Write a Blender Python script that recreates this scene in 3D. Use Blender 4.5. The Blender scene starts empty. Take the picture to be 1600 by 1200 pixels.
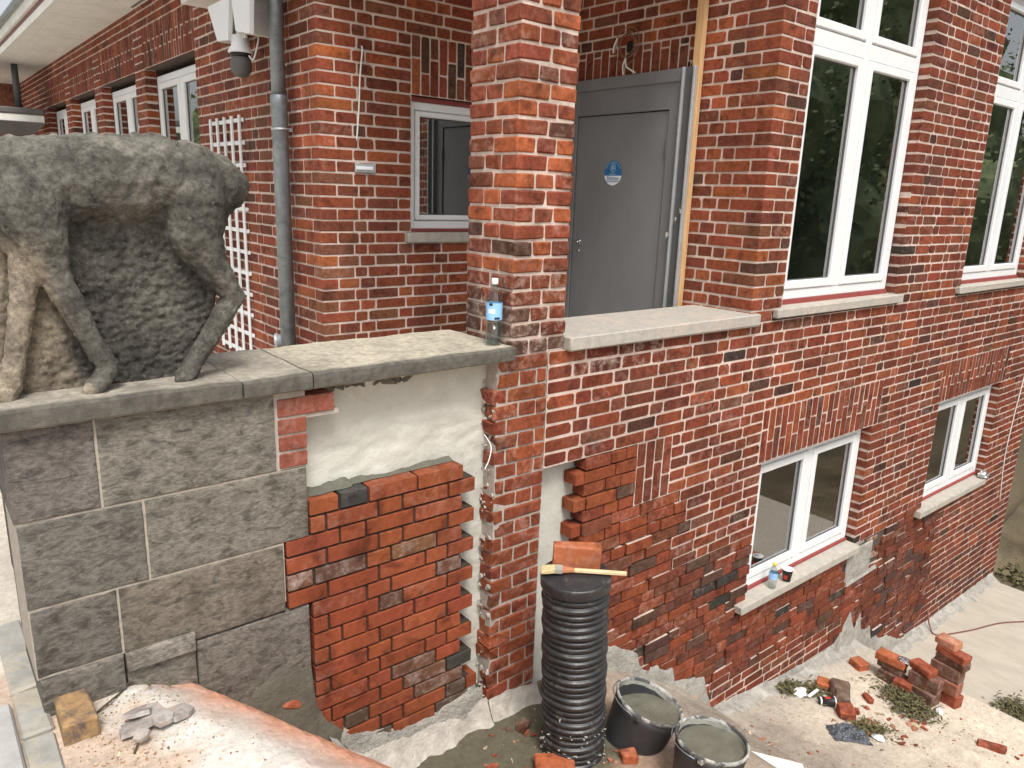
import bpy, bmesh, math, random
from math import radians, sin, cos, pi
from mathutils import Vector, Matrix, noise as mnoise

random.seed(7)
scene = bpy.context.scene
COL = scene.collection

# ---------------------------------------------------------------- camera
YAW, PIT, ROL = radians(39.5), radians(14.15), radians(1.98)
fw = Vector((sin(YAW)*cos(PIT), cos(YAW)*cos(PIT), -sin(PIT)))
rt = Vector((cos(YAW), -sin(YAW), 0))
up = rt.cross(fw)
r2 = rt*cos(ROL) + up*sin(ROL)
u2 = -rt*sin(ROL) + up*cos(ROL)
cam_d = bpy.data.cameras.new('camera')
cam = bpy.data.objects.new('camera', cam_d)
COL.objects.link(cam)
cam.matrix_world = Matrix(((r2.x, u2.x, -fw.x, 0), (r2.y, u2.y, -fw.y, 0), (r2.z, u2.z, -fw.z, 0), (0, 0, 0, 1)))
cam_d.sensor_width = 36.0
cam_d.lens = 1172/1600*36
cam_d.clip_start = 0.05
cam_d.clip_end = 2000
scene.camera = cam

# ---------------------------------------------------------------- sky, sun, exposure
SUN_EL, SUN_AZ = radians(58), radians(205)      # azimuth measured from +Y towards +X
world = bpy.data.worlds.new('World')
scene.world = world
world.use_nodes = True
wn = world.node_tree
bg = wn.nodes['Background']
sky = wn.nodes.new('ShaderNodeTexSky')
sky.sky_type = 'NISHITA'
sky.sun_disc = False
sky.sun_elevation = SUN_EL
sky.sun_rotation = SUN_AZ
sky.air_density = 1.0
sky.dust_density = 4.0
sky.ozone_density = 1.0
hs = wn.nodes.new('ShaderNodeHueSaturation')     # thin overcast: the sky's blue is washed out
hs.inputs['Saturation'].default_value = 0.30
wn.links.new(sky.outputs[0], hs.inputs['Color'])
wn.links.new(hs.outputs[0], bg.inputs[0])
bg.inputs[1].default_value = 0.13
sd = bpy.data.lights.new('sun', 'SUN')
sd.energy = 2.0
sd.angle = radians(18)
sd.color = (1.0, 0.965, 0.92)
sun = bpy.data.objects.new('sun', sd)
COL.objects.link(sun)
sdir = Vector((sin(SUN_AZ)*cos(SUN_EL), cos(SUN_AZ)*cos(SUN_EL), sin(SUN_EL)))
sun.rotation_euler = (-sdir).to_track_quat('-Z', 'Y').to_euler()
scene.view_settings.view_transform = 'Standard'
scene.view_settings.look = 'None'
scene.view_settings.gamma = 1
scene.view_settings.use_curve_mapping = False
scene.view_settings.exposure = 0.60
scene.cycles.max_bounces = 6
scene.cycles.diffuse_bounces = 3
scene.cycles.glossy_bounces = 3
scene.cycles.transparent_max_bounces = 10
scene.render.resolution_x, scene.render.resolution_y = 1024, 768

# ---------------------------------------------------------------- helpers
W = {}          # world origin of every object

def scr(p):
    p = Vector(p)
    d = p.dot(fw)
    if d < 0.1:
        return (-9999, -9999)
    return (800 + 1172*p.dot(r2)/d, 600 - 1172*p.dot(u2)/d)

def thing(name, label, cat, loc=(0, 0, 0), group=None):
    o = bpy.data.objects.new(name, None)
    o.empty_display_size = 0.1
    COL.objects.link(o)
    o.location = loc
    W[o.name] = Vector(loc)
    o['label'] = label
    o['category'] = cat
    if group:
        o['group'] = group
    return o

def tag(o, label, cat, group=None):
    o['label'] = label
    o['category'] = cat
    if group:
        o['group'] = group
    return o

def mk(name, verts, faces, mat, parent=None, cols=None, smooth=False, kind=None, origin=None, label=None):
    vs = [Vector(v) for v in verts]
    if origin is None:
        xs = [v.x for v in vs]; ys = [v.y for v in vs]; zs = [v.z for v in vs]
        origin = Vector(((min(xs)+max(xs))/2, (min(ys)+max(ys))/2, min(zs)))
    else:
        origin = Vector(origin)
    me = bpy.data.meshes.new(name)
    me.from_pydata([v-origin for v in vs], [], faces)
    if cols is not None:
        ca = me.color_attributes.new('col', 'FLOAT_COLOR', 'POINT')
        flat = []
        for c in cols:
            flat.extend(c)
        ca.data.foreach_set('color', flat)
    if smooth:
        me.polygons.foreach_set('use_smooth', [True]*len(me.polygons))
    if mat:
        me.materials.append(mat)
    me.update()
    o = bpy.data.objects.new(name, me)
    COL.objects.link(o)
    W[o.name] = origin
    if parent:
        o.parent = parent
        o.location = origin - W[parent.name]
    else:
        o.location = origin
    if kind:
        o['kind'] = kind
    if label:
        o['label'] = label
    return o

class MB:
    """collects verts / faces / per vertex colours"""
    def __init__(s):
        s.v = []; s.f = []; s.c = []
    def add(s, v, f, col=None):
        b = len(s.v)
        s.v.extend(v)
        s.f.extend([tuple(i+b for i in q) for q in f])
        if col is not None:
            s.c.extend([col]*len(v))
    def build(s, name, mat, parent=None, **k):
        return mk(name, s.v, s.f, mat, parent, cols=(s.c if len(s.c) == len(s.v) and s.c else None), **k)

def boxvf(x0, x1, y0, y1, z0, z1):
    v = [(x0, y0, z0), (x1, y0, z0), (x1, y1, z0), (x0, y1, z0), (x0, y0, z1), (x1, y0, z1), (x1, y1, z1), (x0, y1, z1)]
    f = [(0, 3, 2, 1), (4, 5, 6, 7), (0, 1, 5, 4), (1, 2, 6, 5), (2, 3, 7, 6), (3, 0, 4, 7)]
    return v, f

_CB = None
def _chamfer_template():
    # 24 verts: corner (i,j,k) x axis a
    idx = {}
    n = 0
    for i in (0, 1):
        for j in (0, 1):
            for k in (0, 1):
                for a in range(3):
                    idx[(i, j, k, a)] = n
                    n += 1
    F = []
    def quad(pts):
        F.append(pts)
    # main faces: axis a, side s
    for a in range(3):
        b, c = (a+1) % 3, (a+2) % 3
        for s in (0, 1):
            ring = []
            for (p, q) in ((0, 0), (1, 0), (1, 1), (0, 1)):
                t = [0, 0, 0]; t[a] = s; t[b] = p; t[c] = q
                ring.append(idx[(t[0], t[1], t[2], a)])
            if s == 0:
                ring.reverse()
            F.append(tuple(ring))
    # edges along axis a, at sides (sb,sc)
    for a in range(3):
        b, c = (a+1) % 3, (a+2) % 3
        for sb in (0, 1):
            for sc in (0, 1):
                def g(t0, ax):
                    t = [0, 0, 0]; t[a] = t0; t[b] = sb; t[c] = sc
                    return idx[(t[0], t[1], t[2], ax)]
                q = [g(0, b), g(1, b), g(1, c), g(0, c)]
                if (sb ^ sc) == 0:
                    q.reverse()
                F.append(tuple(q))
    for i in (0, 1):
        for j in (0, 1):
            for k in (0, 1):
                t = [idx[(i, j, k, 0)], idx[(i, j, k, 1)], idx[(i, j, k, 2)]]
                if (i+j+k) % 2 == 0:
                    t.reverse()
                F.append(tuple(t))
    return idx, F
_IDX, _CF = _chamfer_template()

def cbox(x0, x1, y0, y1, z0, z1, b=0.004, jit=0.0, rnd=random):
    """chamfered box, optionally with uneven corners"""
    lo = (x0, y0, z0); hi = (x1, y1, z1)
    v = [None]*24
    bb = [min(b, 0.45*(hi[a]-lo[a])) for a in range(3)]
    for i in (0, 1):
        for j in (0, 1):
            for k in (0, 1):
                t = (i, j, k)
                jx = [rnd.uniform(-jit, jit) for _ in range(3)]
                bm_ = [q*(rnd.uniform(0.6, 1.7) if jit else 1) for q in bb]
                for a in range(3):
                    p = []
                    for ax in range(3):
                        e = hi[ax] if t[ax] else lo[ax]
                        if ax != a:
                            e += -bm_[ax] if t[ax] else bm_[ax]
                        p.append(e + jx[ax])
                    v[_IDX[(i, j, k, a)]] = tuple(p)
    return v, _CF

def xform(v, M):
    return [tuple(M @ Vector(p)) for p in v]

def rot_about(v, c, ax, ang):
    R = Matrix.Translation(Vector(c)) @ Matrix.Rotation(ang, 4, ax) @ Matrix.Translation(-Vector(c))
    return [tuple(R @ Vector(p)) for p in v]

def tube(path, r, n=8, cap=True):
    """tube along polyline; r may be list"""
    P = [Vector(p) for p in path]
    rs = r if isinstance(r, (list, tuple)) else [r]*len(P)
    v, f = [], []
    t0 = (P[1]-P[0]).normalized()
    ref = Vector((0, 0, 1)) if abs(t0.z) < 0.9 else Vector((1, 0, 0))
    nrm = (ref - t0*ref.dot(t0)).normalized()
    for i, p in enumerate(P):
        if i == 0:
            t = (P[1]-P[0])
        elif i == len(P)-1:
            t = (P[-1]-P[-2])
        else:
            t = (P[i+1]-P[i-1])
        t.normalize()
        nrm = (nrm - t*nrm.dot(t)).normalized()
        bn = t.cross(nrm)
        for k in range(n):
            a = 2*pi*k/n
            v.append(tuple(p + (nrm*cos(a) + bn*sin(a))*rs[i]))
    for i in range(len(P)-1):
        for k in range(n):
            k2 = (k+1) % n
            f.append((i*n+k, i*n+k2, (i+1)*n+k2, (i+1)*n+k))
    if cap:
        f.append(tuple(reversed(range(n))))
        f.append(tuple((len(P)-1)*n+k for k in range(n)))
    return v, f

def smooth_path(pts, sub=6):
    P = [Vector(p) for p in pts]
    out = []
    for i in range(len(P)-1):
        a = P[max(i-1, 0)]; b = P[i]; c = P[i+1]; d = P[min(i+2, len(P)-1)]
        for k in range(sub):
            t = k/sub
            out.append(0.5*((2*b) + (c-a)*t + (2*a-5*b+4*c-d)*t*t + (3*b-a-3*c+d)*t**3))
    out.append(P[-1])
    return [tuple(p) for p in out]

def lathe(prof, c, n=24, axis=None, cap_bottom=True, cap_top=False):
    """prof: list of (r,h); axis: direction"""
    c = Vector(c)
    ax = Vector(axis or (0, 0, 1)).normalized()
    ref = Vector((1, 0, 0)) if abs(ax.x) < 0.9 else Vector((0, 1, 0))
    e1 = (ref - ax*ref.dot(ax)).normalized()
    e2 = ax.cross(e1)
    v, f = [], []
    for (r, h) in prof:
        for k in range(n):
            a = 2*pi*k/n
            v.append(tuple(c + ax*h + (e1*cos(a)+e2*sin(a))*r))
    for i in range(len(prof)-1):
        for k in range(n):
            k2 = (k+1) % n
            f.append((i*n+k, i*n+k2, (i+1)*n+k2, (i+1)*n+k))
    if cap_bottom:
        f.append(tuple(reversed(range(n))))
    if cap_top:
        f.append(tuple((len(prof)-1)*n+k for k in range(n)))
    return v, f

def hull(pts):
    bm = bmesh.new()
    for p in pts:
        bm.verts.new(p)
    r = bmesh.ops.convex_hull(bm, input=bm.verts)
    dead = [e for e in r['geom_interior'] if isinstance(e, bmesh.types.BMVert)]
    bmesh.ops.delete(bm, geom=dead, context='VERTS')
    bmesh.ops.recalc_face_normals(bm, faces=bm.faces)
    bm.verts.index_update()
    v = [tuple(x.co) for x in bm.verts]
    f = [tuple(q.index for q in x.verts) for x in bm.faces]
    bm.free()
    return v, f

def nz(p, s=1.0, o=0.0):
    return mnoise.noise(Vector((p[0]*s+o, p[1]*s+o*1.7, p[2]*s-o)))

def prism_y(poly, y0, y1):
    """polygon (x,z) extruded between y0 (front) and y1"""
    n = len(poly)
    v = [(x, y0, z) for x, z in poly] + [(x, y1, z) for x, z in poly]
    area = sum(poly[i][0]*poly[(i+1) % n][1]-poly[(i+1) % n][0]*poly[i][1] for i in range(n))
    f = []
    fr = tuple(range(n)) if area > 0 else tuple(reversed(range(n)))
    f.append(fr)
    f.append(tuple(n+i for i in reversed(fr)))
    for i in range(n):
        j = (i+1) % n
        q = (j, i, n+i, n+j)
        f.append(q if area > 0 else tuple(reversed(q)))
    return v, f

# ---------------------------------------------------------------- materials
def newmat(name):
    m = bpy.data.materials.new(name)
    m.use_nodes = True
    nt = m.node_tree
    return m, nt, nt.nodes['Principled BSDF']

def N(nt, t, **k):
    n = nt.nodes.new(t)
    for a, b in k.items():
        setattr(n, a, b)
    return n

def noise_node(nt, vec, scale, detail=4, rough=0.6, dist=0.0):
    n = N(nt, 'ShaderNodeTexNoise')
    n.inputs['Scale'].default_value = scale
    n.inputs['Detail'].default_value = detail
    n.inputs['Roughness'].default_value = rough
    n.inputs['Distortion'].default_value = dist
    nt.links.new(vec, n.inputs['Vector'])
    return n

def ramp(nt, fac, a, b, ca=(0, 0, 0, 1), cb=(1, 1, 1, 1)):
    r = N(nt, 'ShaderNodeValToRGB')
    r.color_ramp.elements[0].position = a
    r.color_ramp.elements[1].position = b
    r.color_ramp.elements[0].color = ca
    r.color_ramp.elements[1].color = cb
    nt.links.new(fac, r.inputs[0])
    return r

def mixc(nt, fac, a, b, mode='MIX'):
    m = N(nt, 'ShaderNodeMix', data_type='RGBA', blend_type=mode)
    m.clamp_factor = True
    for s, val in ((0, fac), (6, a), (7, b)):
        if isinstance(val, (int, float)):
            m.inputs[s].default_value = val
        elif isinstance(val, tuple):
            m.inputs[s].default_value = val if len(val) == 4 else (*val, 1)
        else:
            nt.links.new(val, m.inputs[s])
    return m.outputs[2]

def bump(nt, h, strength=0.3, dist=0.01, bsdf=None):
    b = N(nt, 'ShaderNodeBump')
    b.inputs['Strength'].default_value = strength
    b.inputs['Distance'].default_value = dist
    nt.links.new(h, b.inputs['Height'])
    if bsdf:
        nt.links.new(b.outputs[0], bsdf.inputs['Normal'])
    return b

def streaks(nt, g, c):
    """rain runs and soot: large soft weathering, drawn out vertically"""
    mp = N(nt, 'ShaderNodeMapping'); mp.inputs['Scale'].default_value = (2.6, 2.6, 0.7)
    nt.links.new(g, mp.inputs['Vector'])
    n = noise_node(nt, mp.outputs[0], 1.6, 3, 0.6, 0.3)
    r = ramp(nt, n.outputs['Fac'], 0.34, 0.62, (0.76, 0.75, 0.74, 1), (1.06, 1.06, 1.06, 1))
    return mixc(nt, 1.0, c, r.outputs[0], 'MULTIPLY')

def surf(name, c1, c2, scale=20, rough=0.8, bstr=0.25, bscale=120, c3=None, s3=3, t3=(0.5, 0.7), metallic=0, spec=0.3, dist=0.004, use_attr=False, stretch=None, streak=False):
    """general two-tone noisy surface; c3 adds larger blotches"""
    m, nt, b = newmat(name)
    g = N(nt, 'ShaderNodeNewGeometry').outputs['Position']
    vec = g
    if stretch:
        mp = N(nt, 'ShaderNodeMapping')
        mp.inputs['Scale'].default_value = stretch
        nt.links.new(g, mp.inputs['Vector'])
        vec = mp.outputs[0]
    n1 = noise_node(nt, vec, scale, 4, 0.65)
    r1 = ramp(nt, n1.outputs['Fac'], 0.32, 0.68)
    col = mixc(nt, r1.outputs[0], c1, c2)
    if c3:
        n3 = noise_node(nt, vec, s3, 4, 0.7, 0.6)
        r3 = ramp(nt, n3.outputs['Fac'], t3[0], t3[1])
        col = mixc(nt, r3.outputs[0], col, c3)
    if use_attr:
        at = N(nt, 'ShaderNodeAttribute', attribute_name='col')
        col = mixc(nt, 1.0, col, at.outputs['Color'], 'MULTIPLY')
    if streak:
        col = streaks(nt, g, col)
    nt.links.new(col, b.inputs['Base Color'])
    b.inputs['Roughness'].default_value = rough
    b.inputs['Metallic'].default_value = metallic
    b.inputs['Specular IOR Level'].default_value = spec
    if bstr:
        n2 = noise_node(nt, vec, bscale, 3, 0.7)
        ad = N(nt, 'ShaderNodeMath', operation='ADD')
        nt.links.new(n2.outputs['Fac'], ad.inputs[0])
        nt.links.new(n1.outputs['Fac'], ad.inputs[1])
        bump(nt, ad.outputs[0], bstr, dist, b)
    return m

def brick_mat(name, smear_col=(0.62, 0.50, 0.43), rough_k=1.0):
    m, nt, b = newmat(name)
    at = N(nt, 'ShaderNodeAttribute', attribute_name='col')
    g = N(nt, 'ShaderNodeNewGeometry').outputs['Position']
    n1 = noise_node(nt, g, 34, 4, 0.7)
    r1 = ramp(nt, n1.outputs['Fac'], 0.28, 0.75, (1-0.40*rough_k, 1-.42*rough_k, 1-.44*rough_k, 1), (1+0.32*rough_k, 1+.28*rough_k, 1+.24*rough_k, 1))
    hue = mixc(nt, 1.0, at.outputs['Color'], (1.0, 0.97, 0.80), 'MULTIPLY')
    c = mixc(nt, 1.0, hue, r1.outputs[0], 'MULTIPLY')
    n2 = noise_node(nt, g, 9, 4, 0.6, 0.5)
    r2_ = ramp(nt, n2.outputs['Fac'], 0.52, 0.68)
    c = mixc(nt, r2_.outputs[0], c, mixc(nt, 1.0, c, (0.50, 0.46, 0.46), 'MULTIPLY'))
    # pale mortar smears and lime, strength per brick in the alpha channel
    n3 = noise_node(nt, g, 17, 4, 0.75, 0.2)
    r3 = ramp(nt, n3.outputs['Fac'], 0.48, 0.85)
    mu = N(nt, 'ShaderNodeMath', operation='MULTIPLY')
    nt.links.new(r3.outputs[0], mu.inputs[0])
    nt.links.new(at.outputs['Alpha'], mu.inputs[1])
    c = mixc(nt, mu.outputs[0], c, smear_col)
    c = streaks(nt, g, c)
    nt.links.new(c, b.inputs['Base Color'])
    b.inputs['Roughness'].default_value = 0.78
    b.inputs['Specular IOR Level'].default_value = 0.28
    n4 = noise_node(nt, g, 95, 3, 0.75)
    ad = N(nt, 'ShaderNodeMath', operation='ADD')
    nt.links.new(n4.outputs['Fac'], ad.inputs[0])
    nt.links.new(n1.outputs['Fac'], ad.inputs[1])
    bump(nt, ad.outputs[0], 0.6*rough_k, 0.005, b)
    return m

M = {}
M['brick'] = brick_mat('brick')
M['brick_new'] = brick_mat('brick_new', (0.55, 0.5, 0.45), 0.55)
M['mortar'] = surf('mortar_pale', (0.66, 0.535, 0.465), (0.50, 0.395, 0.335), 16, 0.95, 0.7, 70, c3=(0.46, 0.33, 0.26), s3=2.2, t3=(0.55, 0.8), dist=0.006, spec=0.1, streak=True)
M['mortar_grey'] = surf('mortar_grey', (0.46, 0.41, 0.36), (0.33, 0.29, 0.25), 18, 0.95, 0.7, 80, dist=0.006, spec=0.1)
M['mortar_deep'] = surf('mortar_deep', (0.13, 0.10, 0.085), (0.07, 0.055, 0.047), 25, 0.95, 0.5, 90, spec=0.1)
M['mortar_fresh'] = surf('mortar_fresh', (0.060, 0.048, 0.038), (0.040, 0.032, 0.026), 25, 0.9, 0.5, 90, spec=0.1)
M['cement'] = surf('cement', (0.42, 0.40, 0.355), (0.27, 0.255, 0.225), 16, 0.9, 0.9, 70, c3=(0.48, 0.45, 0.40), s3=5, dist=0.014, spec=0.15)
M['wet_cement'] = surf('wet_cement', (0.13, 0.125, 0.095), (0.09, 0.085, 0.065), 12, 0.55, 0.6, 50, dist=0.01, spec=0.5)
M['white_lime'] = surf('white_lime', (0.52, 0.475, 0.41), (0.34, 0.31, 0.275), 16, 0.9, 0.9, 60, c3=(0.38, 0.36, 0.33), s3=6, t3=(0.58, 0.75), dist=0.01)
M['plaster'] = surf('plaster', (0.58, 0.575, 0.51), (0.49, 0.485, 0.42), 7, 0.8, 0.4, 45, c3=(0.40, 0.385, 0.31), s3=3.2, t3=(0.58, 0.78), dist=0.01)
M['sill'] = surf('sill_concrete', (0.44, 0.41, 0.355), (0.33, 0.31, 0.275), 22, 0.85, 0.5, 90, c3=(0.47, 0.39, 0.325), s3=5)
M['coping'] = surf('coping_stone', (0.37, 0.34, 0.285), (0.22, 0.20, 0.165), 30, 0.88, 0.5, 110, c3=(0.15, 0.14, 0.12), s3=6, t3=(0.50, 0.78), use_attr=True, dist=0.005)
M['ashlar'] = surf('ashlar_stone', (0.238, 0.216, 0.190), (0.120, 0.110, 0.098), 42, 0.88, 0.75, 120, c3=(0.072, 0.065, 0.056), s3=15, t3=(0.47, 0.66), use_attr=True, dist=0.006, streak=True, stretch=(1, 1, 1.9))
M['joint_line'] = surf('pale_joint', (0.43, 0.38, 0.32), (0.29, 0.255, 0.21), 30, 0.95, 0.4, 90)
M['white'] = surf('white_paint', (0.78, 0.79, 0.79), (0.74, 0.75, 0.75), 6, 0.35, 0.0, spec=0.45)
M['white_old'] = surf('white_eaves', (0.74, 0.74, 0.70), (0.66, 0.66, 0.61), 7, 0.6, 0.1, 40, c3=(0.60, 0.60, 0.54), s3=2)
M['redprimer'] = surf('red_membrane', (0.30, 0.07, 0.06), (0.24, 0.05, 0.045), 12, 0.7, 0.1)
M['redstrip'] = surf('red_fascia', (0.22, 0.10, 0.085), (0.18, 0.08, 0.07), 5, 0.6, 0.0)
M['rubber'] = surf('rubber_seal', (0.10, 0.10, 0.10), (0.13, 0.13, 0.13), 8, 0.6, 0)
M['door_grey'] = surf('door_grey', (0.190, 0.194, 0.197), (0.160, 0.163, 0.166), 2.2, 0.36, 0.05, 30, c3=(0.20, 0.20, 0.195), s3=5, t3=(0.58, 0.85), spec=0.55, stretch=(1, 1.6, .7))
M['door_dark'] = surf('door_dark', (0.095, 0.095, 0.095), (0.085, 0.085, 0.085), 3, 0.45, 0.0)
M['zinc'] = surf('zinc', (0.30, 0.34, 0.36), (0.22, 0.25, 0.265), 11, 0.45, 0.08, 60, c3=(0.16, 0.18, 0.19), s3=6, metallic=0.55, spec=0.5)
M['galv'] = surf('galvanised', (0.55, 0.58, 0.60), (0.46, 0.49, 0.50), 8, 0.4, 0.05, metallic=0.6)
M['chrome'] = surf('chrome', (0.7, 0.7, 0.7), (0.6, 0.6, 0.6), 8, 0.18, 0.0, metallic=1)
M['wood'] = surf('wood_lumber', (0.62, 0.40, 0.20), (0.50, 0.30, 0.14), 10, 0.65, 0.2, 50, c3=(0.42, 0.24, 0.11), s3=14, t3=(0.55, 0.75), stretch=(9, 9, 0.6))
M['wood_pale'] = surf('wood_pale', (0.70, 0.58, 0.36), (0.60, 0.47, 0.27), 30, 0.55, 0.1)
M['wood_red'] = surf('wood_reddish', (0.42, 0.16, 0.08), (0.50, 0.22, 0.11), 30, 0.55, 0.1)
M['bristle'] = surf('bristle', (0.66, 0.55, 0.30), (0.5, 0.40, 0.2), 120, 0.8, 0.5, 200)
M['black_plastic'] = surf('black_plastic', (0.020, 0.020, 0.022), (0.034, 0.034, 0.035), 14, 0.40, 0.2, 60, c3=(0.12, 0.112, 0.10), s3=17, t3=(0.56, 0.74), spec=0.5)
M['bucket'] = surf('bucket_plastic', (0.028, 0.028, 0.031), (0.045, 0.045, 0.047), 9, 0.5, 0.15, 50, c3=(0.14, 0.135, 0.12), s3=7, t3=(0.62, 0.8), spec=0.4)
M['rim_mortar'] = surf('rim_mortar', (0.50, 0.49, 0.45), (0.22, 0.22, 0.20), 30, 0.8, 0.5, 70, c3=(0.07, 0.07, 0.07), s3=9, t3=(0.46, 0.56))
M['slurry'] = surf('wet_slurry', (0.155, 0.15, 0.115), (0.115, 0.11, 0.085), 7, 0.32, 0.35, 14, spec=0.5, dist=0.02)
M['slurry_dry'] = surf('dry_slurry', (0.40, 0.40, 0.35), (0.24, 0.24, 0.20), 16, 0.6, 0.5, 40)
M['dark'] = surf('dark_void', (0.012, 0.012, 0.012), (0.016, 0.016, 0.016), 3, 0.9, 0)
M['room'] = surf('room_wall', (0.26, 0.285, 0.28), (0.19, 0.21, 0.205), 1.2, 0.9, 0)
M['curtain'] = surf('pale_sheet', (0.30, 0.30, 0.28), (0.22, 0.22, 0.21), 3, 0.8, 0.2, 10)
M['cable_white'] = surf('cable_white', (0.72, 0.70, 0.66), (0.66, 0.64, 0.6), 9, 0.5, 0)
M['cable_red'] = surf('cable_brown', (0.16, 0.06, 0.05), (0.2, 0.08, 0.06), 9, 0.5, 0)
M['copper'] = surf('old_wire', (0.16, 0.075, 0.045), (0.24, 0.13, 0.085), 40, 0.6, 0)
M['blue'] = surf('blue_print', (0.022, 0.12, 0.30), (0.03, 0.15, 0.34), 60, 0.4, 0)
M['paleblue'] = surf('pale_blue_print', (0.30, 0.50, 0.66), (0.35, 0.55, 0.70), 60, 0.4, 0)
M['labelblue'] = surf('label_blue', (0.25, 0.50, 0.80), (0.30, 0.56, 0.85), 50, 0.45, 0)
M['labeldark'] = surf('label_dark', (0.02, 0.03, 0.07), (0.03, 0.04, 0.08), 50, 0.45, 0)
M['labelwhite'] = surf('label_white', (0.80, 0.82, 0.83), (0.76, 0.78, 0.8), 50, 0.45, 0)
M['yellow'] = surf('yellow_cap', (0.70, 0.55, 0.05), (0.65, 0.5, 0.05), 50, 0.4, 0)
M['red'] = surf('red_print', (0.50, 0.04, 0.03), (0.4, 0.04, 0.03), 50, 0.4, 0)
M['black'] = surf('black_print', (0.02, 0.018, 0.018), (0.03, 0.026, 0.025), 50, 0.4, 0)
M['foil'] = surf('crumpled_foil', (0.75, 0.75, 0.76), (0.5, 0.5, 0.52), 60, 0.25, 0.5, 80, metallic=0.9)
M['bag'] = surf('dark_plastic_sheet', (0.045, 0.05, 0.06), (0.08, 0.09, 0.105), 30, 0.25, 0.8, 60, c3=(0.35, 0.37, 0.40), s3=45, t3=(0.56, 0.70), spec=0.6, dist=0.01)
M['paver'] = surf('ochre_paver', (0.40, 0.255, 0.12), (0.25, 0.15, 0.075), 26, 0.85, 0.6, 90, c3=(0.12, 0.09, 0.07), s3=13, t3=(0.46, 0.66))
M['kerb'] = surf('kerb_stone', (0.36, 0.35, 0.32), (0.25, 0.245, 0.22), 12, 0.85, 0.4, 60, c3=(0.44, 0.37, 0.26), s3=5, t3=(0.5, 0.7))
M['channel'] = surf('channel_concrete', (0.42, 0.41, 0.39), (0.33, 0.32, 0.30), 14, 0.85, 0.35, 80)
M['slate'] = surf('slate_shard', (0.40, 0.365, 0.335), (0.22, 0.20, 0.185), 40, 0.8, 0.6, 90, c3=(0.42, 0.31, 0.25), s3=16)
M['slab'] = surf('concrete_slab', (0.47, 0.42, 0.345), (0.385, 0.345, 0.28), 5, 0.9, 0.4, 40, c3=(0.38, 0.345, 0.275), s3=3.0, t3=(0.52, 0.78), stretch=(1.2, 0.5, 1))
M['panel'] = surf('grey_composite', (0.10, 0.095, 0.09), (0.13, 0.12, 0.115), 4, 0.6, 0)
M['leaf'] = surf('dry_leaf', (0.13, 0.12, 0.055), (0.065, 0.065, 0.028), 40, 0.8, 0.2, c3=(0.20, 0.16, 0.08), s3=18)
M['twig'] = surf('twig', (0.10, 0.075, 0.05), (0.065, 0.05, 0.035), 40, 0.85, 0.2)
M['treeleaf'] = surf('tree_leaf', (0.22, 0.26, 0.12), (0.07, 0.11, 0.045), 1.6, 0.7, 0)
M['trunk'] = surf('bark', (0.10, 0.08, 0.06), (0.06, 0.05, 0.04), 8, 0.9, 0.5)

def glass_mat(name, tint=(0.90, 0.93, 0.92), refl=1.0, rough=0.0, ior=1.5):
    m, nt, b = newmat(name)
    nt.nodes.remove(b)
    out = nt.nodes['Material Output']
    tr = N(nt, 'ShaderNodeBsdfTransparent'); tr.inputs[0].default_value = (*tint, 1)
    gl = N(nt, 'ShaderNodeBsdfGlossy'); gl.inputs['Roughness'].default_value = rough
    gl.inputs['Color'].default_value = (refl, refl, refl, 1)
    lw = N(nt, 'ShaderNodeLayerWeight'); lw.inputs[0].default_value = 0.5
    pw = N(nt, 'ShaderNodeMath', operation='POWER'); pw.inputs[1].default_value = 4.0
    nt.links.new(lw.outputs['Facing'], pw.inputs[0])
    fr = N(nt, 'ShaderNodeMath', operation='MULTIPLY_ADD')
    f0 = ((ior-1)/(ior+1))**2
    fr.inputs[1].default_value = 1-f0; fr.inputs[2].default_value = f0
    nt.links.new(pw.outputs[0], fr.inputs[0])
    mx = N(nt, 'ShaderNodeMixShader')
    nt.links.new(fr.outputs[0], mx.inputs[0]); nt.links.new(tr.outputs[0], mx.inputs[1]); nt.links.new(gl.outputs[0], mx.inputs[2])
    nt.links.new(mx.outputs[0], out.inputs['Surface'])
    return m
M['glass'] = glass_mat('window_glass', (0.66, 0.72, 0.69), 1.0, 0.0, 3.3)
M['bottle'] = glass_mat('bottle_glass', (0.80, 0.84, 0.83), 1.0, 0.03, 1.6)

def ground_mat():
    m, nt, b = newmat('site_ground')
    at = N(nt, 'ShaderNodeAttribute', attribute_name='col')
    g = N(nt, 'ShaderNodeNewGeometry').outputs['Position']
    n1 = noise_node(nt, g, 26, 7, 0.72)
    r1 = ramp(nt, n1.outputs['Fac'], 0.30, 0.72, (0.72, 0.70, 0.68, 1), (1.16, 1.15, 1.13, 1))
    c = mixc(nt, 1.0, at.outputs['Color'], r1.outputs[0], 'MULTIPLY')
    n2 = noise_node(nt, g, 70, 3, 0.6)
    r2_ = ramp(nt, n2.outputs['Fac'], 0.63, 0.70)
    mu = N(nt, 'ShaderNodeMath', operation='MULTIPLY')
    nt.links.new(r2_.outputs[0], mu.inputs[0]); nt.links.new(at.outputs['Alpha'], mu.inputs[1])
    c = mixc(nt, mu.outputs[0], c, (0.16, 0.09, 0.06))
    nt.links.new(c, b.inputs['Base Color'])
    b.inputs['Roughness'].default_value = 0.92
    b.inputs['Specular IOR Level'].default_value = 0.15
    n3 = noise_node(nt, g, 60, 6, 0.75)
    ad = N(nt, 'ShaderNodeMath', operation='ADD')
    nt.links.new(n3.outputs['Fac'], ad.inputs[0]); nt.links.new(n1.outputs['Fac'], ad.inputs[1])
    bump(nt, ad.outputs[0], 0.6, 0.012, b)
    return m
M['ground'] = ground_mat()

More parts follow.
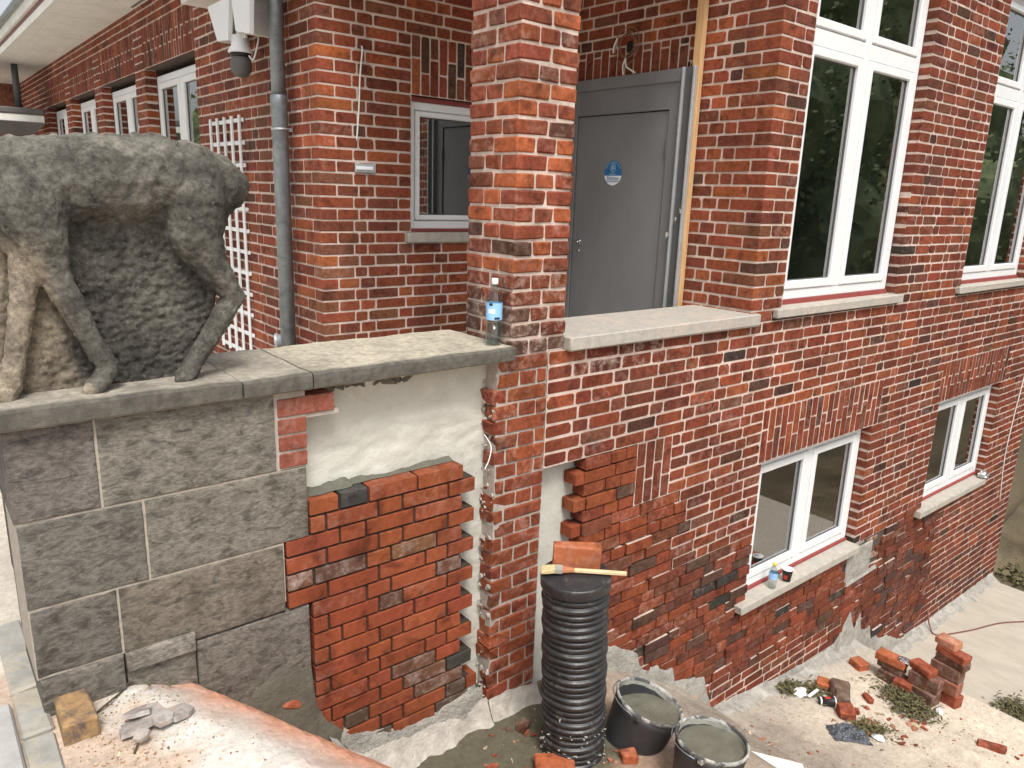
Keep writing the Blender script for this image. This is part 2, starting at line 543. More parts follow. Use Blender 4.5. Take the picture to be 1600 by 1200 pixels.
def statue_mat():
    m, nt, b = newmat('weathered_statue_stone')
    at = N(nt, 'ShaderNodeAttribute', attribute_name='col')
    g = N(nt, 'ShaderNodeNewGeometry').outputs['Position']
    n1 = noise_node(nt, g, 36, 7, 0.82, 0.3)
    r1 = ramp(nt, n1.outputs['Fac'], 0.34, 0.68, (0.45, 0.45, 0.45, 1), (1.85, 1.83, 1.76, 1))
    c = mixc(nt, 1.0, at.outputs['Color'], r1.outputs[0], 'MULTIPLY')
    nb = noise_node(nt, g, 7, 4, 0.65, 0.5)
    rbb = ramp(nt, nb.outputs['Fac'], 0.40, 0.60, (0.62, 0.60, 0.58, 1), (1.18, 1.16, 1.10, 1))
    c = mixc(nt, 1.0, c, rbb.outputs[0], 'MULTIPLY')
    n2 = noise_node(nt, g, 70, 5, 0.75)
    r2_ = ramp(nt, n2.outputs['Fac'], 0.58, 0.70)
    c = mixc(nt, r2_.outputs[0], c, (0.25, 0.225, 0.19))
    n3 = noise_node(nt, g, 55, 5, 0.8)
    r3 = ramp(nt, n3.outputs['Fac'], 0.62, 0.72)
    c = mixc(nt, r3.outputs[0], c, (0.035, 0.033, 0.03))
    nt.links.new(c, b.inputs['Base Color'])
    b.inputs['Roughness'].default_value = 0.9
    b.inputs['Specular IOR Level'].default_value = 0.2
    n4 = noise_node(nt, g, 80, 7, 0.8)
    ad = N(nt, 'ShaderNodeMath', operation='ADD')
    nt.links.new(n4.outputs['Fac'], ad.inputs[0]); nt.links.new(n1.outputs['Fac'], ad.inputs[1])
    bump(nt, ad.outputs[0], 0.9, 0.010, b)
    return m
M['statue'] = statue_mat()

# ---------------------------------------------------------------- brickwork engine
CH = 0.082                       # course height
def ZJ(k):
    return -0.709 + CH*k         # centre of bed joint k

YF = 2.86                        # main facade plane
XA = 2.342                       # annex side wall / pillar left face
YB = 5.0                         # porch back wall
XD = 4.416                       # porch wall with the door

def plane_y(y0):
    return (lambda u, z, w: (u, y0-w, z)), False
def plane_x(x0):
    return (lambda u, z, w: (x0-w, u, z)), True

rb = random.Random(11)

def old_col(r=rb):
    t = r.random()
    if t < 0.52:
        c = (0.205, 0.050, 0.029)
    elif t < 0.72:
        c = (0.150, 0.040, 0.026)
    elif t < 0.86:
        c = (0.27, 0.072, 0.034)
    elif t < 0.955:
        c = (0.165, 0.058, 0.040)
    elif t < 0.992:
        c = (0.085, 0.036, 0.028)
    else:
        c = (0.040, 0.030, 0.027)
    f = r.uniform(0.84, 1.14)
    return (c[0]*f*r.uniform(.95, 1.05), c[1]*f*r.uniform(.92, 1.1), c[2]*f*r.uniform(.92, 1.1), r.choice((0.0, 0.05, 0.12, 0.3)))

def porch_col(r=rb):
    c = old_col(r)
    return (c[0]*1.12, c[1]*1.16, c[2]*1.12, c[3]*0.5)

def new_col(r=rb):
    t = r.random()
    if t < 0.55:
        c = (0.268, 0.070, 0.034)
    elif t < 0.89:
        c = (0.232, 0.058, 0.030)
    elif t < 0.94:
        c = (0.19, 0.062, 0.038)
    elif t < 0.98:
        c = (0.10, 0.054, 0.046)
    else:
        c = (0.050, 0.048, 0.050)
    f = r.uniform(0.90, 1.08)
    return (c[0]*f, c[1]*f*r.uniform(.92, 1.1), c[2]*f*r.uniform(.92, 1.1), r.choice((0.0, 0.0, 0.06, 0.2)))

def new_wall_col(r=rb):
    t = r.random()
    if t < 0.45:
        c = (0.24, 0.062, 0.033)
    elif t < 0.72:
        c = (0.185, 0.049, 0.030)
    elif t < 0.86:
        c = (0.15, 0.050, 0.034)
    elif t < 0.95:
        c = (0.10, 0.052, 0.045)
    else:
        c = (0.050, 0.046, 0.046)
    f = r.uniform(0.88, 1.1)
    return (c[0]*f, c[1]*f*r.uniform(.92, 1.1), c[2]*f*r.uniform(.92, 1.1), r.choice((0.0, 0.08, 0.2, 0.45)))

class Brickwork:
    def __init__(s):
        s.items = []            # (area, verts, faces, col)
        s.mortar = {}           # material key -> MB
    def brick(s, mapping, u0, u1, z0, z1, wf=0.0, depth=0.03, chop=(0.003, 0.010), bev=0.003, jit=0.0015, col=None, tilt=0.0, weight=1.0):
        P, flip = mapping
        c = [rb.uniform(*chop) for _ in range(4)]
        if chop[1] > 0.008 and rb.random() < 0.25:
            c[rb.randrange(4)] *= 1.8
        m = 0.42*min(u1-u0, z1-z0)
        c = [min(x, m) for x in c]
        o = [(u0+c[0], z0), (u1-c[1], z0), (u1, z0+c[1]), (u1, z1-c[2]), (u1-c[2], z1), (u0+c[3], z1), (u0, z1-c[3]), (u0, z0+c[0])]
        uc, zc = (u0+u1)/2, (z0+z1)/2
        o = [(a+rb.uniform(-jit, jit), b+rb.uniform(-jit, jit)) for a, b in o]
        if tilt:
            ct, st = cos(tilt), sin(tilt)
            o = [(uc+(a-uc)*ct-(b-zc)*st, zc+(a-uc)*st+(b-zc)*ct) for a, b in o]
        ku = max(0.0, 1-2*bev/(u1-u0)); kz = max(0.0, 1-2*bev/(z1-z0))
        gu, gz = rb.uniform(-.0014, .0014)*2/(u1-u0), rb.uniform(-.0012, .0012)*2/(z1-z0)    # slightly out of plane
        tri = lambda a, b: (a-uc)*gu + (b-zc)*gz
        v = [P(a, b, wf-depth) for a, b in o]
        v += [P(a, b, wf-bev+tri(a, b)) for a, b in o]
        v += [P(uc+(a-uc)*ku, zc+(b-zc)*kz, wf+tri(a, b)) for a, b in o]
        f = [tuple(range(16, 24)), tuple(reversed(range(8)))]
        for i in range(8):
            j = (i+1) % 8
            f.append((8+i, 8+j, 16+j, 16+i))
            f.append((i, j, 8+j, 8+i))
        if flip:
            f = [tuple(reversed(q)) for q in f]
        s.solid(v, f, col, weight)
    def solid(s, v, f, col, weight=1.0):
        ps = [scr(p) for p in v]
        xs = [p[0] for p in ps]; ys = [p[1] for p in ps]
        cx, cy = sum(xs)/len(xs), sum(ys)/len(ys)
        inside = -10 < cx < 1610 and -10 < cy < 1210
        area = (max(xs)-min(xs))*(max(ys)-min(ys)) if inside else 0
        if inside:
            # a rough guess at what hides it
            if 735 < cx < 905 and cy < 520 and weight < 0.9:
                area = 0
            if cx < 335 and 215 < cy < 600 and weight < 0.9:
                area = 0
        s.items.append((area*weight, v, f, col))
    def bed(s, mapping, u0, u1, z0, z1, wm, key='mortar'):
        P, flip = mapping
        b = s.mortar.setdefault(key, MB())
        v = [P(u0, z0, wm), P(u1, z0, wm), P(u1, z1, wm), P(u0, z1, wm)]
        b.add(v, [(3, 2, 1, 0)] if flip else [(0, 1, 2, 3)])
    def bedbox(s, x0, x1, y0, y1, z0, z1, key='mortar'):
        b = s.mortar.setdefault(key, MB())
        b.add(*boxvf(x0, x1, y0, y1, z0, z1))
    def finish(s, parent, limit=296, mat=None):
        mat = mat or M['brick']
        order = sorted(range(len(s.items)), key=lambda i: -s.items[i][0])
        single = set(i for i in order[:limit] if s.items[i][0] > 0)
        rest = MB()
        for i, (a, v, f, c) in enumerate(s.items):
            if i in single:
                mk('brick', v, f, mat, parent, cols=[c]*len(v))
            else:
                rest.add(v, f, c)
        if rest.v:
            rest.build('brickwork', mat, parent, kind='stuff')
        for key, b in s.mortar.items():
            b.build('mortar_joints', M[key], parent)

def fill_interval(a, b, pat_off, lead=None, trail=None, pattern=(0.26, 0.26, 0.13)):
    """brick ends (cell borders) between a and b, bond phase pat_off"""
    js = [a]
    if lead:
        js.append(a+lead)
    e = b-trail if trail else b
    tot = sum(pattern)
    n = math.floor((a-pat_off)/tot)-1
    p = pat_off+n*tot
    start = js[-1]
    while p < e:
        for q in pattern:
            p += q
            if p > start+0.075 and p < e-0.075:
                js.append(p)
    if trail:
        js.append(e)
    js.append(b)
    out = [js[0]]
    for x in js[1:]:
        if x-out[-1] > 0.31:
            out.append(out[-1]+(x-out[-1])*0.5)
        out.append(x)
    return out

def subtract(a, b, holes):
    iv = [(a, b)]
    for h0, h1 in holes:
        nv = []
        for x, y in iv:
            if h1 <= x or h0 >= y:
                nv.append((x, y))
            else:
                if h0 > x:
                    nv.append((x, h0))
                if h1 < y:
                    nv.append((h1, y))
        iv = nv
    return [q for q in iv if q[1]-q[0] > 0.03]

def soldiers(bw, mapping, u0, u1, z0, z1, col=old_col, fan=0.05, weight=1.0, wm=-0.003):
    n = max(1, round((u1-u0)/CH))
    p = (u1-u0)/n
    zs = 0.255
    for i in range(n):
        a = u0+i*p; b = a+p
        t = ((a+b)/2-(u0+u1)/2)/(u1-u0)*2
        split = z0+zs if i % 2 == 0 else z1-zs
        for (q0, q1) in ((z0, split), (split, z1)):
            # vertical brick: outline in rotated order
            bw.brick(mapping, a+0.0058, b-0.0058, q0+0.006, q1-0.006, wf=rb.uniform(-.001, .002), depth=0.03, chop=(0.003, 0.009), col=col(), tilt=-t*fan*0.5, weight=weight)
    bw.bed(mapping, u0-0.002, u1+0.002, z0, z1, wm)

# ---------------------------------------------------------------- main building
house = thing('brick_building', 'red brick main building with tall white windows and half rebuilt brick basement', 'building', (6.5, 4.0, -4.6))
PF = plane_y(YF)
ZTOP = ZJ(40)
UW = [(4.79, 6.505), (7.87, 9.585)]            # upper windows
LW = [(4.775, 6.475), (7.865, 9.50)]           # lower windows
Z_US, Z_UT = -0.700, 1.93
Z_LS, Z_LT = -2.975, ZJ(-14)
XEND = 10.62
PIER_R = 2.600

def holes_at(z):
    h = []
    if z > ZJ(-1):
        h.append((-5, XD))                     # open porch above the parapet
    for w in UW:
        if Z_US-0.06 < z < Z_UT:
            h.append((w[0], w[1]) if z > Z_US else (w[0]-0.10, w[1]+0.075))
    for w in LW:
        if Z_LS < z < Z_LT:
            h.append(w)
        elif Z_LS-0.085 < z <= Z_LS:
            h.append((w[0]-0.13, w[1]+0.02 if w is LW[0] else w[1]-0.06))
        if Z_LT < z < ZJ(-9):
            h.append((w[0]-0.05, w[1]+0.09))   # soldier lintel
    if ZJ(-14) < z < ZJ(-9):
        h.append((3.372, 3.70))                # remnant of an old soldier lintel
    return h

def gap_edge(k):
    """ragged left end of the rebuilt skin beside the pier"""
    return 2.925 if k % 2 == 0 else 2.845

def style(u, z):
    if z < ZJ(-9) and u < 2.84:
        return 'none'
    # cement filled break right of the first basement window
    if 6.40 < u < 6.76 and -3.37 < z < -3.0:
        return 'none'
    if 6.70 < u < 7.02 and -3.30 < z < -2.98:
        return 'hole'
    if 4.5 < u < 6.35 and z < -3.60-0.095*(u-4.5)+0.03*sin(u*9):
        return 'old'
    if z < ZJ(-9) and u < 3.372:
        return 'new'
    if z < ZJ(-14) and u < 3.93 and z > -2.05:
        return 'new'
    if z <= -2.05 and u < 3.88 + 0.06*sin(z*40):
        return 'new'
    if z < -2.46 and u < 4.78:
        return 'new'
    if z < -3.04 and u < 6.5:
        return 'new'
    if u >= 6.5 and u < 8.40 + 0.05*sin(z*31) and z < -3.0 + 0.05*sin(u*3.5):
        return 'new'
    return 'old'

bw = Brickwork()
reveal_edges = [w[1] for w in UW] + [w[1] for w in LW]
for k in range(-49, 40):
    z0, z1 = ZJ(k), ZJ(k+1)
    zm = (z0+z1)/2
    left = PIER_R if zm > ZJ(-9) else gap_edge(k)
    for (a, b) in subtract(left, XEND, holes_at(zm)):
        corner = abs(a-XD) < 1e-6
        off = 0.325*(k % 2) + 0.02*sin(k*2.3) + (0.11*sin(k*5.1) if zm < -2.0 else 0)
        lead = (0.26 if k % 2 else 0.13) if corner else None
        js = fill_interval(a, b, off, lead)
        for i in range(len(js)-1):
            u0, u1 = js[i], js[i+1]
            st = style((u0+u1)/2, zm)
            if st in ('none', 'hole'):
                continue
            if corner and i == 0:
                # quoin brick: real depth round the corner, mirrored length on the other face
                dep = 0.12 if k % 2 else 0.25
                bw.brick(PF, u0, u1-0.006, z0+0.006, z1-0.006, 0.0, dep, (0.002, 0.006), col=porch_col())
                bw.bedbox(u0+0.004, u1, YF+0.004, YF+dep+0.006, z0, z1)
                continue
            if st == 'old':
                edge = any(abs(u0-e) < 1e-6 for e in reveal_edges)
                rr = 0.0072
                c = old_col()
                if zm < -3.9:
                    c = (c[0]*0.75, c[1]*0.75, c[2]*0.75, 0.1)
                if 2.6 < u0 < 3.5 and zm > -0.95:
                    c = (c[0]*.8, c[1]*.8, c[2]*.8, 0.9)
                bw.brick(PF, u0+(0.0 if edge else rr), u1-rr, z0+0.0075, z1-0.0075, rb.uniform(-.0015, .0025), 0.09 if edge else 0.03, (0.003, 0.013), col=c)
                bw.bed(PF, u0, u1, z0, z1, -0.0035)
                if edge:
                    bw.bedbox(u0+0.004, u0+0.05, YF+0.004, YF+0.09, z0, z1)
            else:
                near = u0 < 3.0
                g = rb.uniform(0.003, 0.0062)
                dz = rb.uniform(-.004, .004)
                pr = rb.uniform(-.008, .008)
                cc = new_col() if u0 < 3.45 and zm > -2.2 else new_wall_col()
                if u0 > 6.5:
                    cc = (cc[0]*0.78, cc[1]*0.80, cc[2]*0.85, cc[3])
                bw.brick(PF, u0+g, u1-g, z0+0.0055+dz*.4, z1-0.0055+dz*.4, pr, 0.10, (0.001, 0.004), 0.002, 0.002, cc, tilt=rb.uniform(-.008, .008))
                if rb.random() < 0.34 and zm < -1.9:
                    m0 = u0+rb.uniform(.004, .05); m1 = u1-rb.uniform(.004, .05)
                    if m1-m0 > .03:
                        bw.bedbox(m0, m1, YF-pr+rb.uniform(.0005, .006), YF+0.03, z1-0.0056, z1-0.0030)
for w in LW:
    soldiers(bw, PF, w[0]-0.05, w[1]+0.09, ZJ(-14), ZJ(-9))
soldiers(bw, PF, 3.372, 3.70, ZJ(-14), ZJ(-9), fan=0)

# porch wall with the door (runs back from the facade corner)
PD = plane_x(XD)
DOOR_Y = (3.555, 4.76)
DOOR_T = 0.89
for k in range(-9, 34):
    z0, z1 = ZJ(k), ZJ(k+1)
    zm = (z0+z1)/2
    st0 = YF + (0.126 if k % 2 else 0.256)
    hs_ = []
    if zm < DOOR_T+0.02:
        hs_.append(DOOR_Y)
    elif zm < ZJ(22):
        hs_.append((DOOR_Y[0]+.02, 5.2))
    for (a, b) in subtract(st0, YB, hs_):
        off = 0.31*(k % 2)+0.1
        js = fill_interval(a, b, off)
        for i in range(len(js)-1):
            bw.brick(PD, js[i]+0.0072, js[i+1]-0.0072, z0+0.0075, z1-0.0075, rb.uniform(-.001, .002), 0.03, (0.003, 0.011), col=porch_col(), weight=0.8)
            bw.bed(PD, js[i], js[i+1], z0, z1, -0.0035)
soldiers(bw, PD, DOOR_Y[0]+.02, 5.0, DOOR_T-0.10, ZJ(22), col=porch_col, fan=0.0, weight=0.8)
bw.finish(house)

# structural wall behind the brick skin, with real openings
def wall_cells(rect, holes, fn):
    xs = sorted(set([rect[0], rect[1]] + [h[i] for h in holes for i in (0, 1) if rect[0] < h[i] < rect[1]]))
    zs = sorted(set([rect[2], rect[3]] + [h[i] for h in holes for i in (2, 3) if rect[2] < h[i] < rect[3]]))
    for i in range(len(xs)-1):
        for j in range(len(zs)-1):
            xm, zm = (xs[i]+xs[i+1])/2, (zs[j]+zs[j+1])/2
            if any(h[0] < xm < h[1] and h[2] < zm < h[3] for h in holes):
                continue
            fn(xs[i], xs[i+1], zs[j], zs[j+1])

def rim_holes(ws, zz):
    return [(w[0]-.02, w[1]+.02, zz[0], zz[1]) for w in ws]
mb = MB()
hl = rim_holes(UW, (Z_US-.06, Z_UT)) + rim_holes(LW, (Z_LS-.07, Z_LT)) + [(2.0, XD+.03, ZJ(-1)+.03, 9)]
wall_cells((2.96, XEND, -5.0, ZTOP), hl, lambda a, b, c, d: mb.add(*boxvf(a, b, YF+0.022, YF+0.34, c, d)))
mb.build('wall', M['mortar_deep'], house)
# concrete carrier that shows in the break next to the pier and beside the basement window
mb = MB()
n = 14
vs, fs = [], []
for i in range(7):
    for j in range(n+1):
        x = 2.58+0.40*i/6; z = -1.40-1.7*j/n
        vs.append((x, YF+0.105+0.012*nz((x, 0, z), 6)+0.006*nz((x, 1, z), 17), z))
for i in range(6):
    for j in range(n):
        a = i*(n+1)+j
        fs.append((a, a+1, a+n+2, a+n+1))
mk('concrete_core', vs, fs, M['plaster'], house, smooth=True)
mb = MB()
mb.add(*cbox(6.40, 6.86, YF-0.004, YF+0.02, -3.37, -3.055, 0.01, 0.008))
mb.add(*cbox(6.478, 6.72, YF+0.012, YF+0.03, -3.06, -2.92, 0.006, 0.006))
mb.add(*hull([(6.42, YF-.022, -3.40), (7.0, YF-.018, -3.385), (6.45, YF+.02, -3.33), (7.0, YF+.02, -3.33), (6.42, YF+.02, -3.43), (7.02, YF+.02, -3.42)]))
mb.build('cement_patch', M['cement'], house)
mb = MB()
mb.add(*boxvf(6.70, 7.06, YF+0.075, YF+0.09, -3.32, -2.94))
mb.build('open_cavity', M['dark'], house)
for (x, z) in ((6.88, -3.06), (6.80, -3.155), (6.93, -3.24)):
    v, f = cbox(x-0.10, x+0.10, YF+0.005, YF+0.09, z-0.03, z+0.03, 0.008, 0.008, rb)
    mk('brick', v, f, M['brick_new'], house, cols=[(0.24, 0.14, 0.115, 0.9)]*len(v))

# far end of the building and its upper mass
mb = MB()
mb.add(*boxvf(XEND-0.30, XEND-0.004, YF+0.34, 9.0, -5.0, ZTOP))
mb.add(*boxvf(XD+0.035, XD+0.30, YF+0.34, YB+0.3, DOOR_T-.08, ZTOP))
mb.add(*boxvf(XD+0.035, XD+0.30, YF+0.34, DOOR_Y[0]+0.02, -1.5, DOOR_T-.08))
mb.add(*boxvf(XD+0.035, XD+0.30, DOOR_Y[1]-.02, YB+0.3, -1.5, DOOR_T-.08))
mb.build('side_wall', M['mortar_deep'], house)
mb = MB()
mb.add(*boxvf(XD-0.1, XEND+0.4, YF-0.4, 9.4, ZTOP, ZTOP+0.25))
mb.build('roof', M['white_old'], house)
mb = MB()     # rooms behind the windows
for (z0, z1) in ((-4.9, -1.2), (-1.1, ZTOP-0.01)):
    v, f = boxvf(XD+0.31, XEND-0.31, YF+0.345, 8.5, z0, z1)
    f = [tuple(reversed(q)) for i, q in enumerate(f) if i != 2]
    mb.add(v, f)
mb.build('room', M['room'], house)
mb = MB()
v, f = hull([(5.3, 3.9, -3.2), (6.7, 4.6, -3.2), (5.5, 4.8, -2.4), (6.3, 4.2, -2.5), (5.2, 4.5, -2.6), (6.6, 4.9, -2.7), (5.9, 4.3, -2.35)])
mb.add(v, f)
mb.build('dust_sheet', M['curtain'], house)
mb = MB()
mb.add(*cbox(6.1, 7.6, 4.5, 5.2, -2.25, -2.2, .01))
mb.add(*cbox(5.0, 5.9, 5.2, 5.5, -2.1, -2.02, .01))
mb.build('shelf', M['curtain'], house)

# ---------------------------------------------------------------- windows and sills
def bar(mb, mapping, u0, u1, z0, z1, w0, w1, b=0.005):
    P, flip = mapping
    p = P(u0, z0, w0); q = P(u1, z1, w1)
    lo = [min(p[i], q[i]) for i in range(3)]; hi = [max(p[i], q[i]) for i in range(3)]
    mb.add(*cbox(lo[0], hi[0], lo[1], hi[1], lo[2], hi[2], b))

def window(parent, mapping, u0, u1, z0, z1, rec, cols_=2, transom=None, fr=0.07, sash=0.065, mull=0.085):
    """frame set back by rec from the wall face; sashes with their own frames, panes one by one"""
    f = MB()
    w1 = -rec; w0 = -rec-0.07
    bar(f, mapping, u0, u0+fr, z0, z1, w0, w1)
    bar(f, mapping, u1-fr, u1, z0, z1, w0, w1)
    bar(f, mapping, u0+fr, u1-fr, z0, z0+fr, w0, w1-0.001)
    bar(f, mapping, u0+fr, u1-fr, z1-fr, z1, w0, w1-0.001)
    cells_u = []
    iu0, iu1 = u0+fr, u1-fr
    wid = (iu1-iu0-(cols_-1)*mull)/cols_
    for i in range(cols_):
        a = iu0+i*(wid+mull)
        cells_u.append((a, a+wid))
        if i:
            bar(f, mapping, a-mull, a, z0+fr, z1-fr, w0, w1+0.004)
    cells_z = [(z0+fr, z1-fr)]
    if transom:
        tz0, tz1 = transom
        cells_z = [(z0+fr, tz0), (tz1, z1-fr)]
        for (a, b) in cells_u:
            bar(f, mapping, a, b, tz0, tz1, w0, w1+0.002)
    wo = f.build('window', M['white'], parent)
    for (a, b) in cells_u:
        for (c, d) in cells_z:
            s = MB()
            g = 0.004
            sw1 = w1+0.012
            bar(s, mapping, a+g, a+sash, c+g, d-g, w0+.01, sw1, 0.008)
            bar(s, mapping, b-sash, b-g, c+g, d-g, w0+.01, sw1, 0.008)
            bar(s, mapping, a+sash, b-sash, c+g, c+sash, w0+.01, sw1-0.001, 0.008)
            bar(s, mapping, a+sash, b-sash, d-sash, d-g, w0+.01, sw1-0.001, 0.008)
            s.build('sash', M['white'], wo)
            r = MB()
            e = 0.006
            for q in ((a+sash, a+sash+e, c+sash, d-sash), (b-sash-e, b-sash, c+sash, d-sash), (a+sash+e, b-sash-e, c+sash, c+sash+e), (a+sash+e, b-sash-e, d-sash-e, d-sash)):
                bar(r, mapping, *q, w0+.02, w1-0.014, 0.001)
            r.build('seal', M['rubber'], wo)
            p = MB()
            P, flip = mapping
            pv = [P(a+sash-.004, c+sash-.004, w1-0.022), P(b-sash+.004, c+sash-.004, w1-0.022), P(b-sash+.004, d-sash+.004, w1-0.022), P(a+sash-.004, d-sash+.004, w1-0.022)]
            p.add(pv, [(3, 2, 1, 0)] if flip else [(0, 1, 2, 3)])
            p.build('pane', M['glass'], wo)
    return wo

for w in UW:
    window(house, PF, w[0]+.012, w[1]-.008, Z_US+0.03, Z_UT-.01, 0.085, transom=(1.035, 1.145))
    mb = MB(); mb.add(*boxvf(w[0]+.01, w[1]-.01, YF+0.07, YF+0.15, Z_US-0.004, Z_US+0.03)); mb.build('membrane', M['redprimer'], house)
    mb = MB()
    mb.add(*cbox(w[0]-0.105, w[1]+0.075, YF-0.045, YF+0.16, -0.772, -0.702, 0.008, 0.003))
    mb.build('window_sill', M['sill'], house)
for i, w in enumerate(LW):
    window(house, PF, w[0]+.012, w[1]-.008, Z_LS+0.02, Z_LT-.01, 0.085)
    mb = MB(); mb.add(*boxvf(w[0]+.01, w[1]-.01, YF+0.07, YF+0.15, Z_LS-0.004, Z_LS+0.02)); mb.build('membrane', M['redprimer'], house)
    mb = MB()
    mb.add(*cbox(w[0]-0.135, w[1]+(0.0 if i == 0 else -0.07), YF-0.065, YF+0.16, -3.052, -2.978, 0.008, 0.003))
    mb.build('window_sill', M['sill'], house)

# parapet of the porch and its slab
mb = MB()
v, f = cbox(2.715, 4.475, YF-0.045, 3.345, -0.800, -0.722, 0.008, 0.003)
mb.add(v, f)
mb.build('parapet_slab', M['sill'], house)
mb = MB()
mb.add(*boxvf(2.72, XD+0.03, YF+0.345, 3.30, -4.0, -0.801))
mb.build('parapet_wall', M['mortar_deep'], house)
mb = MB()
mb.add(*boxvf(XA+0.05, XD+.2, 3.31, YB, -1.60, -1.40))
mb.build('porch_floor', M['sill'], house)
mb = MB()
mb.add(*boxvf(XA-0.02, XD+.03, YF+0.30, YB+.2, 1.62, 1.80))
mb.build('porch_ceiling', M['white_old'], house)  # unseen ceiling slab, hung low to darken the porch

# ---------------------------------------------------------------- steel door
d = MB()
xf = XD-0.045
def dbox(y0, y1, z0, z1, x0, x1, b=0.003):
    d.add(*cbox(x0, x1, y0, y1, z0, z1, b))
Y0, Y1 = 3.553, 4.70         # frame
L0, L1 = 3.673, 4.590        # leaf
LT = 0.614
dbox(Y0, L0-0.006, -1.4, 0.885, xf, xf+0.09)
dbox(L1+0.006, Y1, -1.4, 0.885, xf, xf+0.09)
dbox(L0-0.006, L1+0.006, LT+0.008, 0.885, xf+0.001, xf+0.09)
dbox(Y0+0.005, Y1, 0.800, 0.884, xf-0.016, xf)          # raised head profile
dbox(L0-0.006, L1+0.006, LT+0.006, LT+0.02, xf-0.004, xf+0.02)
door = d.build('door', M['door_grey'], house)
v, f = cbox(xf+0.012, xf+0.06, L0, L1, -1.39, LT, 0.003)
mk('leaf', v, f, M['door_grey'], door)
mb = MB()
mb.add(*boxvf(xf+0.03, xf+0.08, L0-0.006, L0, -1.39, LT+0.006)); mb.add(*boxvf(xf+0.03, xf+0.08, L1, L1+0.006, -1.39, LT+0.006)); mb.add(*boxvf(xf+0.03, xf+0.08, L0, L1, LT, LT+0.008))
mb.build('seal', M['dark'], door)
mb = MB()
for z in (0.30, -0.9):
    mb.add(*lathe([(0.009, 0), (0.009, 0.11)], (xf+0.002, L0-0.002, z), 10, cap_top=True))
mb.build('hinge', M['door_dark'], door)
mb = MB()
mb.add(*lathe([(0.022, 0), (0.022, 0.006)], (xf+0.013, 4.515, -0.352), 16, axis=(-1, 0, 0), cap_top=True))
mb.add(*tube(smooth_path([(xf+0.01, 4.515, -0.352), (xf-0.035, 4.515, -0.352), (xf-0.05, 4.50, -0.352), (xf-0.05, 4.46, -0.354)], 4), 0.010, 8))
mb.add(*lathe([(0.014, 0), (0.014, 0.004)], (xf+0.013, 4.517, -0.43), 14, axis=(-1, 0, 0), cap_top=True))
mb.build('handle', M['chrome'], door, smooth=True)
# round sticker, blue above, white below, emblem and one line of script
sy, sz, sr = 4.180, 0.188, 0.092
def disc_part(name, mat, a0, a1, r, off, ry=1.0, cy=sy, cz=sz):
    pts = []
    for i in range(25):
        a = a0+(a1-a0)*i/24
        pts.append((xf+0.012-off, cy-r*cos(a), cz+r*ry*sin(a)))
    mk(name, pts, [tuple(range(len(pts)))], mat, door)
disc_part('sticker', M['blue'], radians(-12), radians(192), sr, 0.0016)
disc_part('sticker', M['labelwhite'], radians(192), radians(348), sr, 0.0016)
mb = MB()
for (r0, r1, n_) in ((0.022, 0.027, 20), (0.078, 0.083, 24)):
    for i in range(n_):
        if r0 > 0.05 and not (0.12 < i/n_ < 0.42 or 0.58 < i/n_ < 0.88) and True:
            pass
        if r0 > 0.05:
            a = radians(25)+(radians(130))*i/n_; a2 = radians(25)+radians(130)*(i+0.75)/n_
            cz_ = sz
        else:
            a = 2*pi*i/n_; a2 = 2*pi*(i+1)/n_
            cz_ = sz+0.038
        q = [(xf+0.0086, sy-r*cos(t), cz_+r*sin(t)*(1.25 if r0 < .05 else 1)) for r, t in ((r0, a), (r1, a), (r1, a2), (r0, a2))]
        mb.add(q, [(0, 1, 2, 3)])
# stylised head inside the emblem ring
for (cy_, cz_, a, b_) in ((0.002, 0.044, 0.011, 0.013), (-0.006, 0.034, 0.008, 0.006), (0.007, 0.030, 0.006, 0.009), (-0.004, 0.052, 0.006, 0.004)):
    pts = [(xf+0.0086, sy+cy_+a*cos(t*pi/6), sz+cz_+b_*sin(t*pi/6)) for t in range(12)]
    mb.add(pts, [tuple(range(12))])
mb.add([(xf+0.0086, sy+0.04, sz-0.004), (xf+0.0086, sy-0.03, sz-0.006), (xf+0.0086, sy-0.03, sz-0.010), (xf+0.0086, sy+0.04, sz-0.009)], [(0, 1, 2, 3)])
mb.build('sticker_emblem', M['paleblue'], door)
cu = bpy.data.curves.new('sticker_script', 'FONT')
cu.body = 'Steinau'
cu.size = 0.046
cu.shear = 0.25
cu.align_x = 'CENTER'
cu.extrude = 0.0002
to = bpy.data.objects.new('sticker_script', cu)
COL.objects.link(to)
dg = bpy.context.evaluated_depsgraph_get()
tm = to.evaluated_get(dg).to_mesh()
tv = [Vector(v_.co) for v_ in tm.vertices]
tf = [tuple(p.vertices) for p in tm.polygons]
to.evaluated_get(dg).to_mesh_clear()
bpy.data.objects.remove(to)
mb = MB()
mb.add([(xf+0.0080-v_.z, sy-v_.x, sz-0.052+v_.y) for v_ in tv], tf)
mb.add(*boxvf(xf+0.0078, xf+0.0082, sy-0.065, sy+0.065, sz-0.064, sz-0.059))
mb.build('sticker_script', M['blue'], door)
mb = MB()
mb.add(*cbox(xf-0.035, xf+0.02, Y0-0.018, Y0-0.001, -1.4, 0.885, 0.002))
mb.add(*cbox(xf-0.035, xf+0.02, Y0-0.112, Y0-0.094, -1.4, 0.885, 0.002))
mb.build('edge_strip', M['galv'], door)
mb = MB()
mb.add(*cbox(xf-0.015, xf+0.03, Y0-0.0935, Y0-0.0165, -1.4, 0.885, 0.002))
mb.build('anchor_channel', M['door_dark'], door)
